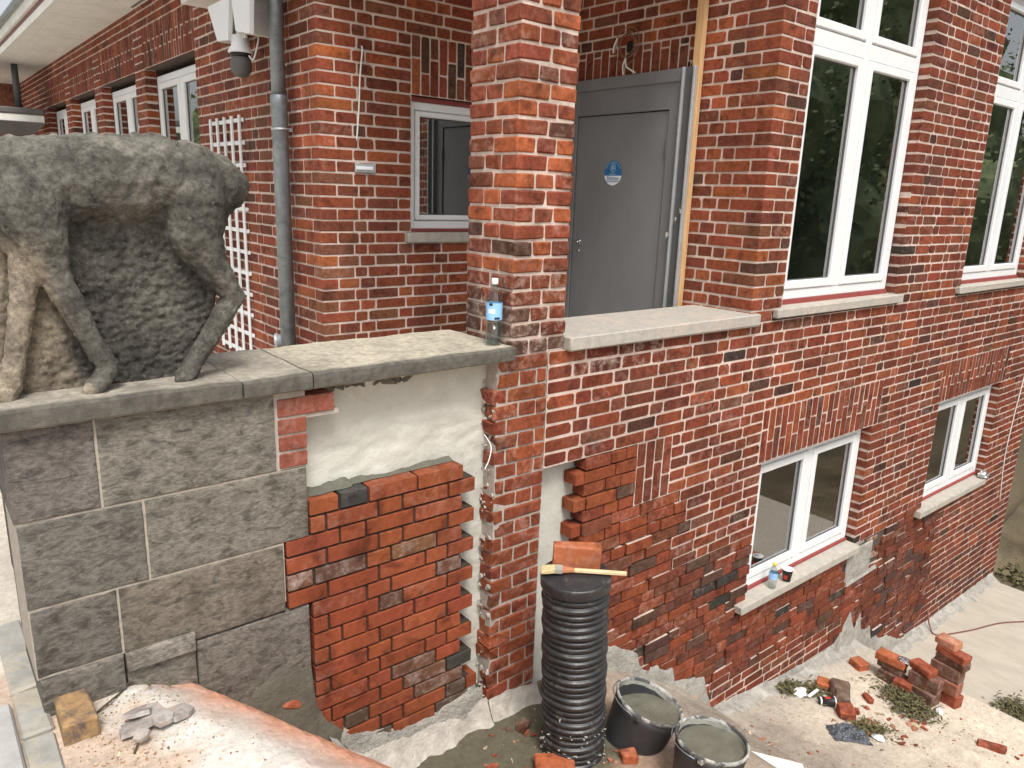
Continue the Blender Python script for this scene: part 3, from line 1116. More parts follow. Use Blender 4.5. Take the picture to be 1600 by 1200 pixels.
for (y, z, s_) in ((3.56, -0.24, 0.02), (3.46, -0.07, 0.014), (3.50, -0.13, 0.012)):
    mb = MB()
    mb.add(*hull([(xf-0.036+rb.uniform(-.006, .004), y+rb.uniform(-s_, s_)*.7, z+rb.uniform(-s_, s_)*1.6) for _ in range(10)]))
    mb.build('foam_blob', M['white_lime'], door)

# ---------------------------------------------------------------- porch pillar on its rebuilt pier
pillar = thing('brick_pillar', 'square brick porch pillar standing on a rebuilt orange brick pier', 'pillar', (2.5, 3.05, -2.9))
bw = Brickwork()
PX1, PY1 = 2.712, 3.252
J = 0.012
def pbrick(x0, x1, y0, y1, z0, z1, col, jit=0.003, b=0.006):
    v, f = cbox(x0, x1, y0, y1, z0, z1, b, jit, rb)
    bw.solid(v, f, col)
def pil_col(z):
    c = old_col()
    c = (c[0]*1.14, c[1]*1.2, c[2]*1.2, rb.choice((0.1, 0.2, 0.45)))
    if rb.random() < 0.12:
        c = (0.36, 0.10, 0.043, 0.1)
    if z < -0.38:
        c = (c[0]*0.8, c[1]*0.82, c[2]*0.82, 0.7)
    if z < -0.55 and rb.random() < 0.6:
        c = (0.13, 0.075, 0.062, 0.9)
    return c
for k in range(-1, 41):
    z0, z1 = ZJ(k)+0.007, ZJ(k+1)-0.007
    if k == -1:
        z0 = -0.785
    wx, wy = PX1-XA, PY1-YF
    if k % 2 == 0:        # halves on the front, thirds on the left
        tx = [(XA, XA+0.19), (XA+0.19+J, PX1)]
        t = (wy-2*J)/3
        ty = [(YF+i*(t+J), YF+i*(t+J)+t) for i in range(3)]
    else:
        t = (wx-2*J)/3
        tx = [(XA+i*(t+J), XA+i*(t+J)+t) for i in range(3)]
        ty = [(YF, YF+0.185), (YF+0.185+J, PY1)]
    sh = [rb.uniform(-.003, .003) for _ in range(4)]
    pbrick(tx[0][0]+sh[0], tx[0][1], ty[0][0]+sh[1], ty[0][1], z0, z1, pil_col(z0))
    for (a, b) in tx[1:]:
        pbrick(a, b, YF+rb.uniform(-.003, .003), YF+0.11, z0, z1, pil_col(z0))
    for (a, b) in ty[1:]:
        pbrick(XA+rb.uniform(-.003, .003), XA+0.11, a, b, z0, z1, pil_col(z0))
    # faces away from the street
    pbrick(XA+0.125, PX1, PY1-0.11, PY1, z0, z1, pil_col(z0))
    pbrick(PX1-0.11, PX1, YF+0.125, PY1-0.125, z0, z1, pil_col(z0))
bw.bedbox(XA+0.008, PX1-0.008, YF+0.008, PY1-0.008, -0.80, ZJ(41))
# pier below the coping: fresh bricks, grey joints, torn left edge
PL = 2.250
for k in range(-26, -1):
    z0, z1 = ZJ(k)+0.006, ZJ(k+1)-0.006
    def pc():
        c = new_col()
        if c[0] < 0.12:
            c = (0.33, 0.088, 0.042, .2)
        return (c[0]*0.97, c[1]*0.97, c[2]*1.0, rb.choice((0.1, 0.3, 0.5)))
    if k % 2 == 0:
        segs = [(PL+rb.uniform(-.012, .02), PL+0.075), (PL+0.087, PIER_R-0.006)]
    else:
        segs = [(PL+rb.uniform(0.0, .03), PL+0.155), (PL+0.167, PL+0.270), (PL+0.282, PIER_R-0.006)]
    for i, (a, b) in enumerate(segs):
        dd = rb.uniform(0.08, 0.115)
        v, f = cbox(a, b, YF+rb.uniform(-.002, .002), YF+dd, z0, z1, 0.004, 0.003, rb)
        if i == 0:      # hacked, irregular end
            w = []
            for p in v:
                t = max(0, 1-(p[0]-a)/0.05)
                w.append((p[0]+0.03*t*nz(p, 22, k), p[1]+0.02*t*nz(p, 25, k+3), p[2]+0.006*t*nz(p, 30, k)))
            v = w
        bw.solid(v, f, pc())
bw.bedbox(PL+0.016, PIER_R-0.001, YF+0.0065, YF+0.20, -2.95, -0.79, 'mortar_grey')
bw.finish(pillar, limit=298)
# mortar lumps left on the torn pier edge
mb = MB()
for i in range(70):
    z = rb.uniform(-2.75, -0.87); y = YF+rb.uniform(0.005, 0.11); s_ = rb.uniform(0.006, 0.022)
    c = Vector((PL+rb.uniform(-.004, .014), y, z))
    mb.add(*hull([tuple(c+Vector((rb.uniform(-s_, s_)*.8, rb.uniform(-s_, s_), rb.uniform(-s_, s_)*1.1))) for _ in range(9)]))
mb.build('mortar_crumbs', M['mortar_grey'], pillar, kind='stuff')

# ---------------------------------------------------------------- annex
annex = thing('annex_building', 'low red brick annex wing with white windows under broad white eaves', 'building', (3.4, 12.0, -1.9))
bw = Brickwork()
PA = plane_x(XA)
PB = plane_y(YB)
AW = [(7.525, 9.25), (9.655, 11.36), (11.79, 13.43), (13.87, 15.52)]
A_T, A_B = ZJ(23), -0.55          # opening head / sill of the row of windows
SOFF = 1.80
BWX = (3.078, 3.90); BWZ = (-0.300, ZJ(17))
for k in range(-12, 31):
    z0, z1 = ZJ(k), min(ZJ(k+1), SOFF+.05)
    zm = (z0+z1)/2
    # side wall along Y
    holes = []
    if A_B < zm < A_T:
        holes += AW
    if A_T < zm < ZJ(28):
        holes += [(w[0]-0.03, w[1]+0.03) for w in AW]
    for (a, b) in subtract(YB, 19.0, holes):
        corner = abs(a-YB) < 1e-6
        js = fill_interval(a, b, 0.325*(k % 2)+.04, (0.13 if k % 2 else 0.26) if corner else None)
        for i in range(len(js)-1):
            u0, u1 = js[i], js[i+1]
            um = (u0+u1)/2
            c = old_col()
            c = (c[0]*1.08, c[1]*1.12, c[2]*1.1, c[3])
            if corner and i == 0:
                dep = (0.25 if k % 2 else 0.12)
                c = (c[0]*1.2, c[1]*1.25, c[2]*1.2, c[3])
                bw.brick(PA, u0, u1-0.006, z0+.006, z1-.006, 0, dep, (0.002, 0.006), col=c)
                bw.bedbox(XA+0.004, XA+dep+0.006, YB+0.004, YB+(u1-u0), z0, z1)
                continue
            e1_ = any(abs(u1-w[0]) < 1e-6 for w in AW)
            e0 = any(abs(u0-w[1]) < 1e-6 for w in AW)
            edge = e0 or e1_
            bw.brick(PA, u0+(0 if e0 else .0072), u1-(0 if e1_ else .0072), z0+.0075, z1-.0075, rb.uniform(-.001, .002), 0.12 if edge else 0.03, (0.003, 0.010), col=c, weight=0.8)
            bw.bed(PA, u0, u1, z0, z1, -0.0035)
            if edge:
                bw.bedbox(XA+0.005, XA+0.12, u0+.004, u1-.004, z0, z1)
    # porch back wall along X
    holes = []
    if BWZ[0]-0.09 < zm < BWZ[0]:
        holes.append((BWX[0]-0.05, BWX[1]+.05))
    elif BWZ[0] < zm < BWZ[1]:
        holes.append(BWX)
    elif BWZ[1] < zm < ZJ(22):
        holes.append((BWX[0], BWX[1]+0.05))
    st0 = XA+(0.256 if k % 2 else 0.126)
    for (a, b) in subtract(st0, XD, holes):
        js = fill_interval(a, b, 0.325*(k % 2)+.17)
        for i in range(len(js)-1):
            bw.brick(PB, js[i]+.0072, js[i+1]-.0072, z0+.0075, z1-.0075, rb.uniform(-.001, .002), 0.03, (0.003, 0.011), col=porch_col(), weight=0.85)
            bw.bed(PB, js[i], js[i+1], z0, z1, -0.0035)
for w in AW:
    soldiers(bw, PA, w[0]-0.03, w[1]+0.03, A_T, ZJ(28), fan=0.04, weight=0.8)
soldiers(bw, PB, BWX[0], BWX[1]+0.05, BWZ[1], ZJ(22), col=porch_col, fan=0, weight=0.8)
bw.finish(annex)
mb = MB()
wall_cells((YB+0.02, 19.0, -2.4, SOFF+.3), [(w[0]-.02, w[1]+.02, A_B, A_T) for w in AW], lambda a, b, c, d_: mb.add(*boxvf(XA+0.022, XA+0.32, a, b, c, d_)))
mb.build('wall', M['mortar_deep'], annex)
mb = MB()
wall_cells((XA+0.03, XD+0.03, -2.4, SOFF+.9), [(BWX[0], BWX[1], BWZ[0], BWZ[1])], lambda a, b, c, d_: mb.add(*boxvf(a, b, YB+0.022, YB+0.30, c, d_)))
mb.build('wall', M['mortar_deep'], annex)
for w in AW:
    window(annex, PA, w[0]+.01, w[1]-.01, A_B+.04, A_T-.065, 0.12)
    mb = MB(); mb.add(*cbox(XA-0.05, XA+0.15, w[0]-.05, w[1]+.05, A_B-.05, A_B+.035, .008, .003)); mb.build('window_sill', M['sill'], annex)
window(annex, PB, BWX[0]+.008, BWX[1]-.01, BWZ[0]+.02, BWZ[1]-.035, 0.07, cols_=1, fr=0.06, sash=0.045)
mb = MB(); mb.add(*boxvf(BWX[0]+.006, BWX[1]-.01, YB+0.05, YB+0.12, BWZ[1]-.034, BWZ[1]-.004)); mb.build('membrane', M['redprimer'], annex); mb = MB(); mb.add(*boxvf(BWX[0]+.006, BWX[1]-.01, YB+0.05, YB+0.12, BWZ[0]-.003, BWZ[0]+.02)); mb.build('membrane', M['redprimer'], annex)
mb = MB(); mb.add(*cbox(BWX[0]-.05, BWX[1]+.05, YB-0.035, YB+.12, BWZ[0]-.078, BWZ[0]-.004, .006, .003)); mb.build('window_sill', M['sill'], annex)
mb = MB()
v, f = boxvf(XA+0.325, 8.0, YB+0.31, 18.6, -2.2, SOFF+.2)
mb.add(v, [tuple(reversed(q)) for i, q in enumerate(f) if i not in (5, 2)])
mb.build('room', M['room'], annex)
# eaves: boarded soffit, white / red / white fascia, gutter, roof
EX = XA-0.70
mb = MB()
for i in range(6):
    a = EX+0.02+i*0.115
    mb.add(*cbox(a, a+0.1125, YB-0.4, 19.4, SOFF, SOFF+0.02, 0.002))
mb.build('soffit', M['white_old'], annex, kind='stuff')
mb = MB(); mb.add(*cbox(EX-0.02, EX+0.018, YB-0.42, 19.4, SOFF-0.005, SOFF+0.085, .004)); mb.build('fascia', M['white_old'], annex)
mb = MB(); mb.add(*boxvf(EX-0.008, EX+0.018, YB-0.42, 19.4, SOFF+0.086, SOFF+0.15)); mb.build('fascia_strip', M['redstrip'], annex)
mb = MB(); mb.add(*cbox(EX-0.05, EX+0.018, YB-0.42, 19.4, SOFF+0.151, SOFF+0.27, .006)); mb.build('gutter_board', M['white_old'], annex)
mb = MB(); mb.add(*lathe([(0.045, 0), (0.045, 19.82-YB)], (EX-0.075, YB-0.42, SOFF+0.30), 10, axis=(0, 1, 0), cap_top=True)); mb.build('gutter', M['zinc'], annex, smooth=True)
mb = MB(); mb.add([(EX-0.06, YB-.45, SOFF+.33), (EX-0.06, 19.4, SOFF+.33), (4.5, 19.4, SOFF+1.0), (4.5, YB-.45, SOFF+1.0), (EX-0.06, YB-.45, SOFF+.29), (EX-0.06, 19.4, SOFF+.29), (4.5, 19.4, SOFF+.9), (4.5, YB-.45, SOFF+.9)], [(0, 3, 2, 1), (4, 5, 6, 7), (0, 1, 5, 4), (1, 2, 6, 5), (2, 3, 7, 6), (3, 0, 4, 7)]); mb.build('roof', M['panel'], annex)
mb = MB()
for i in range(40):
    y = 7.2+i*0.055
    mb.add(*boxvf(XA-0.06, XA-0.028, y, y+0.025, SOFF-0.004, SOFF+0.001))
mb.build('vent_slots', M['panel'], annex, kind='stuff')
# far return of the annex at the end of the row
mb = MB(); mb.add(*boxvf(0.2, XA+.1, 18.7, 19.0, -2.2, SOFF), (0.20, 0.085, 0.055, 0.2)); mb.build('end_wall', M['brick'], annex)

# ---------------------------------------------------------------- garden wall: ashlar, coping, plaster, infill brickwork
gwall = thing('garden_wall', 'grey ashlar garden wall with stone coping, bare plaster and unpointed orange brick infill', 'wall', (1.2, 3.1, -2.9))
def stone(x0, x1, z0, z1, y0=YF, tint=1.0, jit=0.003, y1=3.30, b=0.005, amp=0.004, sc=14, yel=False):
    amp *= 0.45
    nx = max(2, int((x1-x0)/0.035)); nz_ = max(2, int((z1-z0)/0.035))
    v, f = [], []
    g = 0.0042
    def axis(a_, b_, n_):
        m_ = [a_, a_+0.002, a_+0.007]
        m_ += [a_+0.007+(b_-a_-0.014)*i/n_ for i in range(1, n_)]
        return m_+[b_-0.007, b_-0.002, b_]
    ax_, az_ = axis(x0+g, x1-g, nx), axis(z0+g, z1-g, nz_)
    nx, nz_ = len(ax_)-1, len(az_)-1
    for j, z in enumerate(az_):
        for i, x in enumerate(ax_):
            e = min(i, nx-i, j, nz_-j)
            d_ = amp*(nz((x, 0, z), sc, x0*3)+0.6*nz((x, 2, z), sc*2.4, z0)) + (b if e == 0 else b*0.25 if e == 1 else 0)
            v.append((x, y0+d_, z))
    for j in range(nz_):
        for i in range(nx):
            a = j*(nx+1)+i
            f.append((a, a+1, a+nx+2, a+nx+1))
    # sides
    ring = [i for i in range(nx+1)] + [(j+1)*(nx+1)-1 for j in range(1, nz_+1)] + [nz_*(nx+1)+i for i in range(nx-1, -1, -1)] + [j*(nx+1) for j in range(nz_-1, 0, -1)]
    base = len(v)
    for r in ring:
        p = v[r]
        v.append((p[0], y1, p[2]))
    n_ = len(ring)
    for i in range(n_):
        j = (i+1) % n_
        f.append((ring[j], ring[i], base+i, base+j))
    f.append(tuple(base+i for i in reversed(range(n_))))
    c = (tint, tint*rb.uniform(.97, 1.02), tint*rb.uniform(.93, 1.02), 1)
    if yel:
        c = (c[0]*1.04, c[1]*1.0, c[2]*0.93, 1)
    return mk('stone_block', v, f, M['ashlar'], gwall, cols=[c]*len(v), smooth=True)
S1, S2, S3, S4 = -0.806, -1.147, -1.475, -1.745
stone(0.190, 0.466, S2, S1, tint=0.92, amp=0.006)
stone(0.466, 1.118, S2, S1, tint=1.20)
stone(0.196, 0.600, S3, S2, tint=0.88, amp=0.008, sc=20)
stone(0.600, 1.246, S3, S2, tint=1.12)
stone(0.200, 0.484, S4, S3, tint=0.80, amp=0.009, sc=18)
stone(0.484, 1.130, -1.795, S3, tint=0.98, amp=0.006, yel=True)
stone(0.204, 0.485, -2.15, S4, y0=YF-0.012, tint=0.95, amp=0.009)
stone(0.485, 0.745, -1.83, S4, y0=YF-0.022, tint=1.45, amp=0.005)
stone(0.485, 0.748, -2.25, -1.83, y0=YF+0.004, tint=1.15, amp=0.01)
stone(0.745, 1.238, -2.5, -1.797, y0=YF+0.001, tint=1.05, amp=0.010, sc=9)
mb = MB()
mb.add(*boxvf(0.20, 1.13, YF+0.0045, 3.2, -1.75, -0.808))
mb.add(*boxvf(1.13, 1.242, YF+0.0045, 3.2, S3+.006, S2+.0))
mb.build('stone_joints', M['joint_line'], gwall)
# coping slabs
def coping(x0, x1, tint, z_off=0.0):
    nx = max(3, int((x1-x0)/0.04)); ny = 14; 
    v, f, cs = [], [], []
    y0, y1, zt, zb = 2.812, 3.392, -0.736+z_off, -0.804
    prof = [(y0+0.012, zb), (y0, zb+0.008), (y0, zt-0.030), (y0+0.002, zt-0.008), (y0+0.010, zt)] + [(y0+0.010+(y1-y0-0.010)*j/ny, zt) for j in range(1, ny+1)] + [(y1, zb)]
    m_ = len(prof)
    for i in range(nx+1):
        x = x0+(x1-x0)*i/nx
        for (y, z) in prof:
            q = 0.006*nz((x, y, z), 9)+0.004*nz((x, y, z), 25)
            v.append((x, y+q*0.7, z+q*(0.7 if z > zb+.01 else 0.2)))
            t = tint(x, y) if callable(tint) else tint
            cs.append(t)
    for i in range(nx):
        for j in range(m_-1):
            a = i*m_+j
            f.append((a, a+m_, a+m_+1, a+1))
        f.append((i*m_+m_-1, (i+1)*m_+m_-1, (i+1)*m_, i*m_))
    f.append(tuple(range(m_))); f.append(tuple(nx*m_+j for j in reversed(range(m_))))
    return mk('coping_slab', v, f, M['coping'], gwall, cols=cs)
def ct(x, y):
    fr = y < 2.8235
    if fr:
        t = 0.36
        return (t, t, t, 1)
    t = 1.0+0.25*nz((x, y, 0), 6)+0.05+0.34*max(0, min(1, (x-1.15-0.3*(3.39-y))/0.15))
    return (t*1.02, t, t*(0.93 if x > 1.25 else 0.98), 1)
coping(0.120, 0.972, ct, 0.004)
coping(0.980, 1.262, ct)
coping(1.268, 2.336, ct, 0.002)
# rough plaster of the core
nx, nz_ = 110, 130
v, f = [], []
for j in range(nz_+1):
    for i in range(nx+1):
        x = 1.20+1.07*i/nx; z = -2.75+1.943*j/nz_
        d_ = 0.012*nz((x, 0, z), 3.2)+0.006*nz((x, 3, z*1.6), 9)+0.007*abs(nz((x*0.8, 5, z*2.2), 9))+0.0012*nz((x, 7, z*2), 40)
        v.append((x, YF+0.103+d_, z))
for j in range(nz_):
    for i in range(nx):
        a = j*(nx+1)+i
        f.append((a, a+1, a+nx+2, a+nx+1))
mk('plaster_core', v, f, M['plaster'], gwall, smooth=True)
mb = MB(); mb.add(*boxvf(1.0, 2.28, YF+0.135, 3.32, -2.9, -0.81)); mb.build('wall_core', M['cement'], gwall)
mb = MB()
for i in range(9):
    x = 1.40+i*0.05
    mb.add(*hull([(x+rb.uniform(-.05, .05), YF+0.10+rb.uniform(-.012, .02), -0.835+rb.uniform(-.04, .02)) for _ in range(9)]))
mb.build('mortar_crumbs', M['wet_cement'], gwall, kind='stuff')
bw = Brickwork()
ZI = -1.303
rows = 17
DARK = (0.050, 0.050, 0.054, 0.1); DKB = (0.12, 0.062, 0.05, 0.6)
INF = [(1.800, -1.688, DARK), (1.505, -1.655, DKB), (1.673, -1.640, (0.17, 0.085, 0.05, .5)), (1.218, -1.655, (0.16, 0.075, 0.055, .7)), (1.985, -1.85, (0.14, 0.06, 0.045, .5)), (1.61, -1.885, DKB), (1.88, -2.30, (0.15, 0.075, 0.055, .4))]
patt = {0: [0.145, 0.145, 0.26, 0.27]}
for r in range(rows):
    z1 = ZI-CH*r; z0 = z1-CH
    left = 1.134 if 2 <= r <= 5 else 1.246
    right = (2.066 if r % 2 == 0 else 2.142)
    if r > 13:
        right += 0.02*(r-13)
    if r in patt:
        js = [left]
        for q in patt[r]:
            js.append(js[-1]+q)
        js[-1] = right
    else:
        js = fill_interval(left, right, 0.325*(r % 2)+0.09+.13*((r//2) % 3), None, None, (0.26, 0.26, 0.13) if r % 3 else (0.26, 0.13))
    for i in range(len(js)-1):
        c = new_col()
        if r == 0 and i == 1:
            c = DARK
        elif r < 12 and c[0] < 0.22:
            c = (0.268, 0.070, 0.034, 0.05)
        if r >= 13 and rb.random() < 0.45:
            c = rb.choice((DKB, (0.15, 0.075, 0.055, 0.7), (0.10, 0.065, 0.055, 0.4)))
        for (qx, qz, qc) in INF:
            if js[i] < qx < js[i+1] and z0 < qz < z1:
                c = qc
        g = 0.0064
        bw.brick(PF, js[i]+g, js[i+1]-g, z0+g, z1-g, rb.uniform(-.002, .002)+0.001, 0.098, (0.001, 0.003), 0.002, 0.0012, c, tilt=rb.uniform(-.003, .003))
# four older bricks under the coping
zt = -0.853
for i in range(4):
    z1 = zt-i*0.0735; z0 = z1-0.0625
    if i == 0:
        z1 = -0.838
    bw.brick(PF, 1.126, 1.375 if i == 0 else 1.248, z0, z1, 0.004, 0.10, (0.002, 0.006), col=(0.27, 0.085, 0.065, 0.35))
bw.bedbox(1.119, 1.247, YF+0.003, YF+0.09, S2+.004, -0.81, 'mortar_grey')
bw.bedbox(1.245, 1.40, YF+0.006, YF+0.09, -0.935, -0.916, 'mortar_grey')
# bed behind the infill courses
for r in range(rows):
    z1 = ZI-CH*r
    bw.bedbox((1.15 if 2 <= r <= 5 else 1.262), (2.066 if r % 2 == 0 else 2.142)-0.012, YF+0.013, YF+0.10, z1-CH, z1-(0.03 if r == 0 else 0.001), 'mortar_fresh')
bw.finish(gwall, mat=M['brick_new'])
# fresh mortar slurry on top of the last course
mb = MB()
nx = 40
vs, fs = [], []
for i in range(nx+1):
    x = 1.25+0.80*i/nx
    h = 0.030+0.022*nz((x, 0, 0), 14)+0.010*nz((x, 1, 0), 45)
    dpt = 0.035+0.020*nz((x, 4, 0), 11)
    if x > 1.48:
        dpt *= 0.30; h *= 0.55
    zt = ZI-0.004
    vs += [(x, YF+0.107-dpt-.03, zt+0.001), (x, YF+0.10-dpt*.4, zt+h*.45), (x, YF+0.108, zt+h)]
for i in range(nx):
    for j in range(2):
        a = i*3+j
        fs.append((a, a+3, a+4, a+1))
mk('mortar_fillet', vs, fs, M['wet_cement'], gwall, smooth=True)
mb = MB()
mb.add(*tube(smooth_path([(2.235, YF+.06, -1.20), (2.225, YF-.01, -1.24), (2.20, YF-.03, -1.30), (2.17, YF-.035, -1.345)], 5), 0.003, 6))
mb.build('wall_tie', M['cable_white'], gwall)

# ---------------------------------------------------------------- terrain
def lerp_tab(x, tab):
    if x <= tab[0][0]:
        return tab[0][1]
    for (a, va), (b, vb) in zip(tab, tab[1:]):
        if x <= b:
            t = (x-a)/(b-a)
            t = t*t*(3-2*t)*0.5+t*0.5
            return va+(vb-va)*t
    return tab[-1][1]
PROF = [(-1, -1.90), (0.50, -1.90), (0.717, -1.985), (0.814, -2.075), (0.904, -2.16), (1.03, -2.29), (1.23, -2.50), (1.45, -2.76), (1.65, -2.85), (2.2, -2.86), (2.75, -2.89), (3.25, -2.97), (3.66, -3.20), (3.95, -3.38), (4.30, -3.66), (4.50, -3.83), (4.9, -3.92), (5.9, -4.06), (6.8, -4.12), (6.81, -4.12), (6.815, -4.66), (10.4, -4.68), (10.6, -4.60), (14, -3.9), (40, -2.5)]
def H(x, y):
    if y > 3.25:
        return -1.90 if x < 2.6 else -4.66
    sh = 0.46*max(0.0, min(3.0, YF-y))
    sh *= max(0.0, min(1.0, (3.6-x)/1.4))
    z = lerp_tab(x-sh, PROF)
    if 0.3 < x < 6.78 and y < 3:
        z += 0.014*nz((x, y, 0), 3.1)+0.007*nz((x, y, 2), 11)
        if 3.0 < x:
            z += 0.010*nz((x, y, 4), 6)
    return z
def frange(a, b, s):
    n = max(1, int(round((b-a)/s)))
    return [a+(b-a)*i/n for i in range(n)]
xs = [-900, -200, -60, -30, -12, -5, -2] + frange(-1, 0, .2) + frange(0, 2.7, 0.03) + frange(2.7, 6.80, 0.04) + [6.80, 6.809, 6.8145, 6.83, 7.2, 8, 9, 10, 10.42] + frange(10.46, 13, .15) + [13, 15, 18, 25, 40, 80, 250, 900]
ys = [-900, -200, -60, -30, -15, -8, -4, -2, -1] + frange(-0.4, 1.0, .14) + frange(1.0, 2.90, 0.03) + [2.90, 2.96, 3.2, 3.26, 4, 6, 10, 16, 25, 40, 80, 250, 900]
def gcol(x, y, z):
    sand = Vector((0.58, 0.53, 0.46)); dust = Vector((0.60, 0.26, 0.15)); white = Vector((0.66, 0.63, 0.58)); mud = Vector((0.125, 0.115, 0.08)); brown = Vector((0.36, 0.30, 0.24)); leafy = Vector((0.165, 0.135, 0.085))
    grey = Vector((0.30, 0.275, 0.24))
    n1 = nz((x, y, 0), 2.3); n2 = nz((x, y, 5), 7)
    sp = 0.35
    if x > 10.42:
        t = 0.7+0.5*nz((x, y, 1), 1.7)
        return leafy*t+Vector((.10, .075, .05))*max(0, n2), 0.8
    if y > 3.2 or x < -0.3:
        return sand*(1+0.15*n1), 0.25
    sx = x-0.46*max(0, YF-y)*max(0.0, min(1.0, (3.6-x)/1.4))
    if sx < 1.32:
        # sand heap beside the ashlar: trampled debris at its foot, brick dust along its crest
        c = white*(1.0+.06*n1)
        t = max(0, min(1, (sx-0.50+0.07*n2)/0.22))
        c = c.lerp(dust*1.1, 0.85*t)
        d0 = max(0, min(1, (0.46-(x-0.23*(YF-y))+0.14*n2)/0.10))
        c = c.lerp(Vector((0.58, 0.46, 0.37))*(1+.25*n2), d0)
        return c, 0.9*d0+0.10
    if x < 3.4:
        # wet mortar in the pit, dust and crumbs nearer the camera
        t = max(0, min(1, ((2.26+0.10*n1+0.10*n2)-y)/0.22))
        if x > 2.72:
            t = max(t, min(1, (x-2.72)/.3))
        c = mud.lerp(Vector((0.48, 0.32, 0.23))*(1+.2*n2), t)
        if x > 2.7:
            c = c.lerp(brown, min(1, (x-2.7)/.5))
        return c, 0.5+0.4*t
    t = max(0, min(1, (x-4.6+0.35*n1)/0.8))
    c = Vector((0.33, 0.285, 0.235))*(1+.15*n2)
    c = c.lerp(Vector((0.61, 0.535, 0.44))*(1+0.08*n2), t)
    c = c*(1+0.16*nz((x, y, 9), 1.3)+0.10*nz((x*2.5, y, 3), 4))
    w = max(0, min(1, (y-2.45+0.10*n1)/.25))
    c = c.lerp(Vector((0.42, 0.385, 0.325)), 0.75*w)
    return c, 0.55
vs, fs, cs = [], [], []
for y in ys:
    for x in xs:
        z = H(x, y)
        vs.append((x, y, z))
        c, a = gcol(x, y, z)
        cs.append((max(0, c[0]), max(0, c[1]), max(0, c[2]), a))
nxx = len(xs)
for j in range(len(ys)-1):
    for i in range(nxx-1):
        a = j*nxx+i
        fs.append((a, a+1, a+nxx+1, a+nxx))
g = mk('ground', vs, fs, M['ground'], cols=cs, smooth=False, origin=(0, 0, -5))
g['kind'] = 'structure'
# concrete slab at the foot of the far wall
v, f = cbox(6.835, 10.44, -3.0, YF+0.02, -4.75, -4.60, 0.01)
o = mk('concrete_slab', v, f, M['slab']); o['kind'] = 'structure'
# kerb stones, channel and path at the left edge
kr = thing('kerb', 'weathered kerb stones lining the path at the left edge', 'kerb', (0.12, 2.8, -1.95))
for (y0, y1, z, t) in ((3.05, 3.60, -1.872, 1), (2.76, 3.04, -1.878, 1), (2.46, 2.75, -1.888, 1), (2.02, 2.45, -1.892, 1), (1.6, 2.01, -1.895, 1)):
    v, f = cbox(0.125, 0.222, y0, y1, z-0.14, z, 0.008, 0.004, rb)
    mk('kerb_stone', v, f, M['kerb'], kr)
ch = thing('drain_channel', 'pale concrete drain channel with a round hole beside the kerb', 'drain', (0.05, 2.4, -1.95))
v, f = cbox(-0.16, 0.118, 2.02, 2.98, -1.98, -1.868, 0.01, .002, rb)
mk('channel_body', v, f, M['channel'], ch)
v, f = cbox(-0.16, 0.118, 1.4, 2.012, -1.98, -1.870, 0.01, .002, rb)
mk('channel_body', v, f, M['channel'], ch)
v, f = lathe([(0.034, 0), (0.034, 0.002)], (0.082, 2.24, -1.8685), 20, cap_top=True)
mk('drain_hole', v, f, M['dark'], ch)
mb = MB()
for i in range(6):
    mb.add(*boxvf(0.070, 0.086, 2.46+i*0.022, 2.472+i*0.022, -1.8685, -1.8665))
mb.build('embossed_mark', M['kerb'], ch, kind='stuff')

def smear(name, poly, y, mat, parent, bulge=0.012, seed=0, ntop=None):
    """thin trowelled coat on the wall: columns between an upper and a lower outline, uneven thickness"""
    tp, bt = poly[:ntop], list(reversed(poly[ntop:]))
    def at(line, x):
        if x <= line[0][0]:
            return line[0][1]
        for (a, b), (c, d_) in zip(line, line[1:]):
            if x <= c:
                return b+(d_-b)*(x-a)/max(1e-6, c-a)
        return line[-1][1]
    x0, x1 = tp[0][0], tp[-1][0]
    nc = max(8, int((x1-x0)/0.015)); nr_ = 8
    v, f = [], []
    for i in range(nc+1):
        x = x0+(x1-x0)*i/nc
        za, zb_ = at(tp, x), at(bt, x)
        for j in range(nr_+1):
            t = j/nr_
            z = za+(zb_-za)*t
            th = bulge*(0.55+0.5*nz((x, seed, z), 7))+0.004*nz((x, seed, z), 25)+0.002*nz((x, seed, z), 60)
            th = max(0.002, th)*min(1, t*5)*min(1, i*0.3, (nc-i)*0.3)+0.05*t*t*t*bulge/0.02
            v.append((x, y-th-0.0015+(0.006 if j == 0 else 0), z))
    for i in range(nc):
        for j in range(nr_):
            a = i*(nr_+1)+j
            f.append((a, a+1, a+nr_+2, a+nr_+1))
    return mk(name, v, f, mat, parent, smooth=True)

def jag(pts, amp, seed, sub=6):
    out = []
    for (a, b), (c, d_) in zip(pts, pts[1:]):
        for i in range(sub):
            t = i/sub
            x = a+(c-a)*t; z = b+(d_-b)*t
            out.append((x, z+amp*nz((x, z, seed), 18)+amp*0.6*nz((x, z, seed), 45)))
    out.append(pts[-1])
    return out
